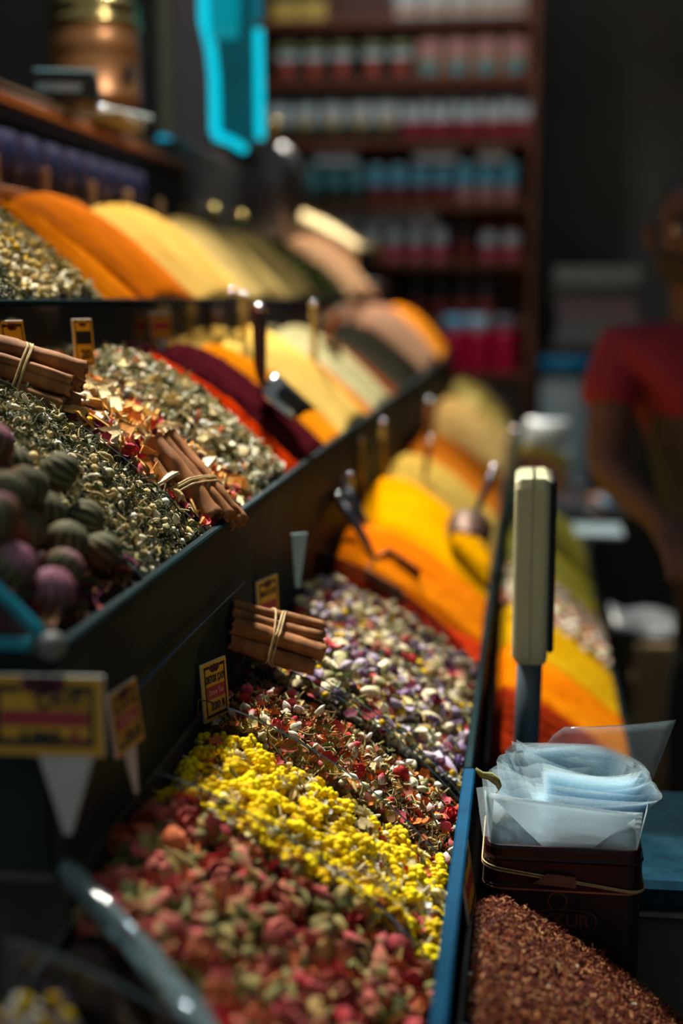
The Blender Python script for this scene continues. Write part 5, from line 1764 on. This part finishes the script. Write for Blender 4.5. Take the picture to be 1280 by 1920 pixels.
for q, lb, cmt in ((866, 'red jar with sky-blue cap on the low front ledge', K_sky), (909, 'red jar with whitish blue cap on the low front ledge', cm('pale_blue', 160, 200, 214)),
                   (957, 'red jar with grey cap at right end of low ledge', cm('grey_cap', 110, 100, 112))):
    p = can('red_jar', 0.054, 0.235, [M_redg, cmt], [(0.05, 0.66, 0)], jn)
    row_of(p, [(X(q), 6.03, -0.315)], lb, 'jar', 'red jars on the low ledge')
p = pouch('yellow_tin', 0.055, 0.055, 0.075, [K_yel, K_red], [(0.2, 0.5, 1)], 0)
row_of(p, [(X(712), 6.19, 0.149)], 'small yellow box before the crimson cans, fifth shelf', 'box', 'small yellow boxes')

# ------------------------------------------------------------------ right-hand background
tag(MB().box(0.08, 0.52, 6.15, 6.6, -1.5, -0.205, bev=0.004).build('back_cabinet', M_dark), 'dark cabinet under the stacked flat boxes, right of shelf', 'cabinet')
z = -0.204
for i, (h, x0, x1, c, lb) in enumerate(((0.075, 0.12, 0.46, (150, 150, 146), 'dim grey flat box, bottom of the stack beside the shelf'),
                                        (0.075, 0.13, 0.47, (140, 138, 134), 'dim grey flat box, second from bottom of that stack'),
                                        (0.085, 0.12, 0.46, (150, 118, 124), 'dim mauve flat box in the middle of the stack'),
                                        (0.085, 0.10, 0.44, (84, 88, 70), 'dim dark green flat box, second from top of stack'),
                                        (0.090, 0.11, 0.47, (150, 152, 142), 'pale grey flat box on top of the dim stack'))):
    o = MB().box(x0, x1, 6.2, 6.5, z, z + h - 0.018, bev=0.004).build('flat_carton', pm('carton_%d' % i, lin(*c), 0.6, noise=0.1))
    tag(o, lb, 'carton', 'flat cartons beside the shelf')
    z += h - 0.017
tag(MB().box(0.38, 0.45, 6.17, 6.19, -0.203, -0.14, bev=0.002).build('orange_packet', pm('orange_print', lin(190, 120, 50), 0.5)), 'small orange packet standing before the stacked cartons', 'packet')

drm = empty('storage_drum', (0.145, 5.55, -1.5))
tag(drm, 'tall grey-white plastic drum with blue lid behind stall end', 'drum')
Td = Matrix.Translation((0.150, 5.55, 0))
MB().lathe([(0.085, -1.5), (0.095, -1.48), (0.098, -0.9), (0.102, -0.89), (0.102, -0.87), (0.098, -0.86), (0.098, -0.30), (0.090, -0.285)], Td, 36).build('body', pm('grey_white_plastic', lin(196, 208, 212), 0.45, noise=0.06, scale=5), drm, smooth=True)
MB().lathe([(0.103, -0.300), (0.105, -0.296), (0.105, -0.245), (0.098, -0.235), (0.02, -0.230)], Td, 36).build('lid', pm('blue_lid', lin(0, 130, 176), 0.4, noise=0.05), drm, smooth=True)


def packet(name, label, cx, cy, cz, w, h, d, rx, rz, bands, group):
    """pillow packet with crimped ends; bands: colour per share of its height"""
    mb = MB()
    n, m = 14, 12
    mats = [pm(name + '_%d%d%d' % c, lin(*c), 0.35, noise=0.08) for _, c in bands]
    for sgn in (1, -1):
        P = []
        for i in range(n + 1):
            q = i / n
            P.append([((j / m - 0.5) * w * (1 - 0.05 * math.sin(PI * q)), (q - 0.5) * h, sgn * d / 2 * (math.sin(PI * q) ** 0.6) * (math.sin(PI * (0.03 + 0.94 * j / m)) ** 0.5)) for j in range(m + 1)])
        b = len(mb.v)
        mb.grid(P)
        for k in range(n * m):
            q = (k // m + 0.5) / n + 0.12 * ((k % m) / m - 0.5)
            mi = 0
            for t_i, (top_, _) in enumerate(bands):
                if q <= top_:
                    mi = t_i
                    break
            else:
                mi = len(bands) - 1
            mb.m[len(mb.m) - n * m + k] = mi
    o = mb.build(name, mats, base=(0, 0, 0), smooth=True)
    o.location = (cx, cy, cz + H)
    o.rotation_euler = (rx, 0, rz)
    return tag(o, label, 'packet', group)


tag(MB().box(-0.035, 0.150, 3.79, 4.20, -0.704, -0.56, bev=0.004).build('packet_crate', M_black), 'black crate carrying bright packets at counter end', 'crate')
packet('snack_packet', 'white, yellow and pink packet on top at the counter end', 0.048, 3.93, -0.398, 0.120, 0.150, 0.045, 0.95, -0.28,
       [(0.13, (214, 120, 124)), (0.34, (212, 196, 50)), (1.0, (205, 205, 196))], 'packets at the counter end')
packet('snack_packet', 'yellow and orange packet under the white-topped one', 0.062, 3.90, -0.470, 0.120, 0.150, 0.045, 0.75, -0.25,
       [(0.45, (208, 140, 60)), (0.8, (206, 190, 100)), (1.0, (90, 100, 104))], 'packets at the counter end')
packet('snack_packet', 'pinkish grey packet lowest of three at the counter end', 0.085, 3.86, -0.530, 0.130, 0.120, 0.040, 0.4, -0.2,
       [(0.5, (190, 160, 160)), (1.0, (120, 120, 120))], 'packets at the counter end')
tag(MB().box(0.03, 0.165, 3.755, 3.785, -0.704, -0.560, bev=0.003).build('grey_case', pm('dark_grey_case', lin(62, 74, 80), 0.4)), 'dark blue-grey case standing below the packets', 'case')
tag(MB().box(0.02, 0.25, 3.56, 3.745, -0.600, -0.590, bev=0.002).build('paper_sheet', pm('pale_blue_paper', lin(150, 172, 178), 0.5, noise=0.05)), 'pale blue-grey sheet lying over end of lowest tray', 'sheet')
o = MB().box(0.25, 0.40, 3.15, 3.45, -1.5, -0.768, bev=0.006).build('cardboard_carton', pm('cardboard', lin(240, 206, 150), 0.8, noise=0.12, scale=8))
tag(o, 'tall tan cardboard carton standing on floor right of stall', 'carton')
mb = MB()
P = [[(0.20 + 0.19 * s, 3.17 + 0.26 * q, -0.763 + 0.045 * math.sin(PI * (0.1 + 0.8 * q)) + 0.008 * math.sin(9 * s + 4 * q) - 0.02 * s) for s in [j / 9 for j in range(10)]] for q in [i / 9 for i in range(10)]]
mb.grid(P)
tag(mb.build('plastic_wrap', pm('grey_wrap', lin(150, 156, 160), 0.35, noise=0.15, scale=14), smooth=True, solid=0.002), 'crumpled grey-white wrap lying on the tall cardboard carton', 'wrap')
tag(MB().box(0.19, 0.33, 4.15, 4.5, -1.5, -0.62, bev=0.006).build('dark_carton', pm('dim_carton', lin(70, 62, 58), 0.7, noise=0.2)), 'dark carton behind tan one, beyond the stall corner', 'carton')
packet('blue_packet', 'small blue packet lying on the dark carton', 0.255, 4.25, -0.600, 0.10, 0.14, 0.035, 0.1, 0.5, [(0.6, (20, 90, 120)), (1.0, (200, 120, 80))], 'packets on the dark carton')


# ------------------------------------------------------------------ the person on the right
def skin_obj(name, verts, edges, mat, parent, sub=2):
    """verts: (x, y, z, rx, ry); grown with a skin modifier"""
    import bmesh
    off = origin(parent) - Vector((0, 0, H))
    me = bpy.data.meshes.new(name)
    bm = bmesh.new()
    lay = bm.verts.layers.skin.verify()
    vs = []
    for i, (x, y, z_, rx, ry) in enumerate(verts):
        v = bm.verts.new(Vector((x, y, z_)) - off)
        v[lay].radius = (rx, ry)
        v[lay].use_root = (i == 0)
        vs.append(v)
    for a, b_ in edges:
        bm.edges.new((vs[a], vs[b_]))
    bm.to_mesh(me)
    bm.free()
    me.materials.append(mat)
    o = bpy.data.objects.new(name, me)
    C.objects.link(o)
    o.parent = parent
    m1 = o.modifiers.new('skin', 'SKIN')
    m1.use_smooth_shade = True
    m2 = o.modifiers.new('sub', 'SUBSURF')
    m2.levels = sub
    m2.render_levels = sub
    return o


pr = empty('person', (0.45, 2.82, -1.5))
tag(pr, 'man in dark vest over red short-sleeved shirt, standing at right', 'person')
M_skin = pm('skin', lin(100, 72, 64), 0.55, noise=0.08, scale=20)
V_ = [(0.44, 2.86, -0.62, .13, .095), (0.40, 2.84, -0.45, .125, .09), (0.355, 2.82, -0.25, .13, .09), (0.33, 2.80, -0.12, .10, .075), (0.328, 2.79, -0.035, .05, .05), (0.315, 2.775, 0.03, .052, .055),
      (0.308, 2.765, 0.085, .070, .082), (0.308, 2.77, 0.155, .076, .092), (0.310, 2.78, 0.205, .058, .07),
      (0.185, 2.80, -0.105, .052, .052), (0.163, 2.77, -0.21, .046, .046), (0.152, 2.73, -0.315, .040, .040), (0.185, 2.64, -0.352, .036, .036), (0.228, 2.53, -0.385, .026, .023),
      (0.246, 2.475, -0.402, .030, .017),
      (0.475, 2.80, -0.105, .052, .052), (0.515, 2.79, -0.22, .046, .046), (0.53, 2.77, -0.33, .040, .040), (0.49, 2.66, -0.40, .034, .034), (0.44, 2.56, -0.43, .026, .023), (0.415, 2.505, -0.445, .030, .017),
      (0.375, 2.86, -0.72, .085, .085), (0.375, 2.85, -1.02, .058, .06), (0.375, 2.87, -1.40, .040, .042), (0.375, 2.76, -1.47, .038, .022),
      (0.525, 2.86, -0.72, .085, .085), (0.535, 2.85, -1.02, .058, .06), (0.535, 2.87, -1.40, .040, .042), (0.535, 2.76, -1.47, .038, .022),
      (0.292, 2.672, 0.085, .013, .016)]
E_ = [(0, 1), (1, 2), (2, 3), (3, 4), (4, 5), (5, 6), (6, 7), (7, 8), (3, 9), (9, 10), (10, 11), (11, 12), (12, 13), (13, 14), (3, 15), (15, 16), (16, 17), (17, 18), (18, 19), (19, 20),
      (0, 21), (21, 22), (22, 23), (23, 24), (0, 25), (25, 26), (26, 27), (27, 28), (6, 29)]


def fingers(palm, fwd, side, down):
    fwd, side, down = [Vector(q).normalized() for q in (fwd, side, down)]
    p = Vector(V_[palm][:3])
    for k, ln in enumerate((0.068, 0.076, 0.071, 0.056)):
        a = p + side * (0.024 - 0.016 * k) + fwd * 0.022
        b1 = a + fwd * ln * 0.5 + down * 0.006
        c1 = b1 + fwd * ln * 0.28 + down * 0.022
        d1 = c1 + fwd * ln * 0.05 + down * 0.022
        i0 = len(V_)
        for q_, rr in ((a, .0095), (b1, .0088), (c1, .008), (d1, .0068)):
            V_.append((q_.x, q_.y, q_.z, rr, rr))
        E_.extend([(palm, i0), (i0, i0 + 1), (i0 + 1, i0 + 2), (i0 + 2, i0 + 3)])
    a = p + side * 0.030 - fwd * 0.012
    b1 = a + side * 0.014 + fwd * 0.026 + down * 0.010
    c1 = b1 + fwd * 0.026 + down * 0.016 - side * 0.004
    i0 = len(V_)
    for q_, rr in ((a, .011), (b1, .0098), (c1, .008)):
        V_.append((q_.x, q_.y, q_.z, rr, rr))
    E_.extend([(palm, i0), (i0, i0 + 1), (i0 + 1, i0 + 2)])


fingers(14, (0.30, -0.90, -0.30), (0.85, 0.35, 0.2), (0.1, -0.1, -1))
fingers(20, (-0.40, -0.85, -0.25), (-0.80, 0.45, 0.2), (-0.1, -0.1, -1))
skin_obj('body', V_, E_, M_skin, pr)
M_shirt = pm('red_shirt', lin(140, 36, 66), 0.8, noise=0.15, scale=30)
skin_obj('shirt', [(0.435, 2.86, -0.60, .150, .115), (0.39, 2.84, -0.42, .148, .110), (0.352, 2.815, -0.24, .155, .112), (0.33, 2.80, -0.125, .120, .092), (0.328, 2.79, -0.05, .062, .062),
                   (0.180, 2.80, -0.108, .068, .068), (0.158, 2.775, -0.185, .062, .062), (0.155, 2.765, -0.215, .060, .060),
                   (0.480, 2.80, -0.108, .068, .068), (0.515, 2.79, -0.185, .062, .062), (0.520, 2.785, -0.215, .060, .060)],
         [(0, 1), (1, 2), (2, 3), (3, 4), (3, 5), (5, 6), (6, 7), (3, 8), (8, 9), (9, 10)], M_shirt, pr)
M_vest = pm('black_vest', lin(70, 70, 72), 0.8, noise=0.15, scale=40)
skin_obj('vest', [(0.45, 2.86, -0.66, .172, .132), (0.395, 2.84, -0.42, .170, .128), (0.358, 2.81, -0.24, .168, .134), (0.342, 2.795, -0.135, .150, .122), (0.336, 2.785, -0.075, .095, .095)], [(0, 1), (1, 2), (2, 3), (3, 4)], M_vest, pr)
skin_obj('trousers', [(0.435, 2.86, -0.60, .145, .115), (0.445, 2.86, -0.68, .14, .11), (0.375, 2.86, -0.78, .095, .10), (0.375, 2.85, -1.05, .078, .082), (0.375, 2.87, -1.42, .066, .068),
                      (0.525, 2.86, -0.78, .095, .10), (0.535, 2.85, -1.05, .078, .082), (0.535, 2.87, -1.42, .066, .068)],
         [(0, 1), (1, 2), (2, 3), (3, 4), (1, 5), (5, 6), (6, 7)], pm('dark_trousers', lin(76, 70, 62), 0.85, noise=0.15), pr)
for x in (0.375, 0.535):
    mb = MB()
    P = []
    for i in range(12):
        q = i / 11
        w = 0.046 * math.sin(PI * (0.12 + 0.80 * q)) ** 0.5
        hh = 0.075 - 0.045 * q ** 0.7
        P.append([(x + w * math.cos(a), 2.915 - 0.26 * q, -1.497 + max(0, hh * math.sin(a))) for a in [PI * (-0.15 + 1.3 * k / 11) for k in range(12)]])
    mb.grid(P, closed=True)
    mb.f += [tuple(range(11, -1, -1)), tuple(11 * 12 + k for k in range(12))]
    mb.m += [0, 0]
    mb.build('shoe', M_black, pr, smooth=True)
M_hair = pm('dark_hair', lin(36, 32, 30), 0.7, noise=0.2, scale=80)
skin_obj('hair', [(0.312, 2.80, 0.205, .072, .080), (0.312, 2.83, 0.16, .074, .070), (0.312, 2.845, 0.09, .060, .045)], [(0, 1), (1, 2)], M_hair, pr)
mb = MB()
P = []
for i in range(9):
    q = i / 8
    P.append([(0.305 + 0.074 * math.sin(a) * (1 - 0.25 * q), 2.765 - 0.088 * math.cos(a) * (1 - 0.12 * q), 0.072 - 0.055 * q + 0.012 * abs(math.sin(a)) ** 2) for a in [-1.5 + 3.0 * k / 16 for k in range(17)]])
mb.grid(P)
mb.build('beard', M_hair, pr, smooth=True, solid=0.006)
for s_ in (-1, 1):
    ey = MB().lathe([(0.001, -0.010), (0.008, -0.007), (0.0105, 0), (0.008, 0.007), (0.001, 0.010)], Matrix.Translation((0.298 + 0.030 * s_, 2.690, 0.118)), 14).build('eye', M_white, pr, smooth=True)
    MB().lathe([(0.001, -0.005), (0.0045, -0.003), (0.0045, 0.003), (0.001, 0.005)], Matrix.Translation((0.298 + 0.030 * s_, 2.681, 0.118)), 10).build('iris', M_ink, ey, smooth=True)
    MB().tube([(0.298 + 0.012 * s_, 2.684, 0.138), (0.298 + 0.030 * s_, 2.682, 0.143), (0.298 + 0.047 * s_, 2.694, 0.138)], 0.004, 8).build('eyebrow', M_hair, pr, smooth=True)
    MB().tube([(0.308 + 0.074 * s_, 2.775, 0.135), (0.308 + 0.083 * s_, 2.785, 0.125), (0.308 + 0.082 * s_, 2.782, 0.105), (0.308 + 0.074 * s_, 2.772, 0.088)], [0.008, 0.011, 0.010, 0.007], 10).build('ear', M_skin, pr, smooth=True)
MB().tube([(0.278, 2.676, 0.050), (0.296, 2.668, 0.051), (0.314, 2.674, 0.050)], [0.003, 0.005, 0.003], 8).build('mouth', pm('lips', lin(130, 70, 64), 0.5), pr, smooth=True)
packet('held_packet', 'small yellow packet held in the hands of the man', 0.300, 2.455, -0.450, 0.07, 0.09, 0.03, 0.6, 0.1, [(1.0, (206, 166, 30))], 'packet held by the man')
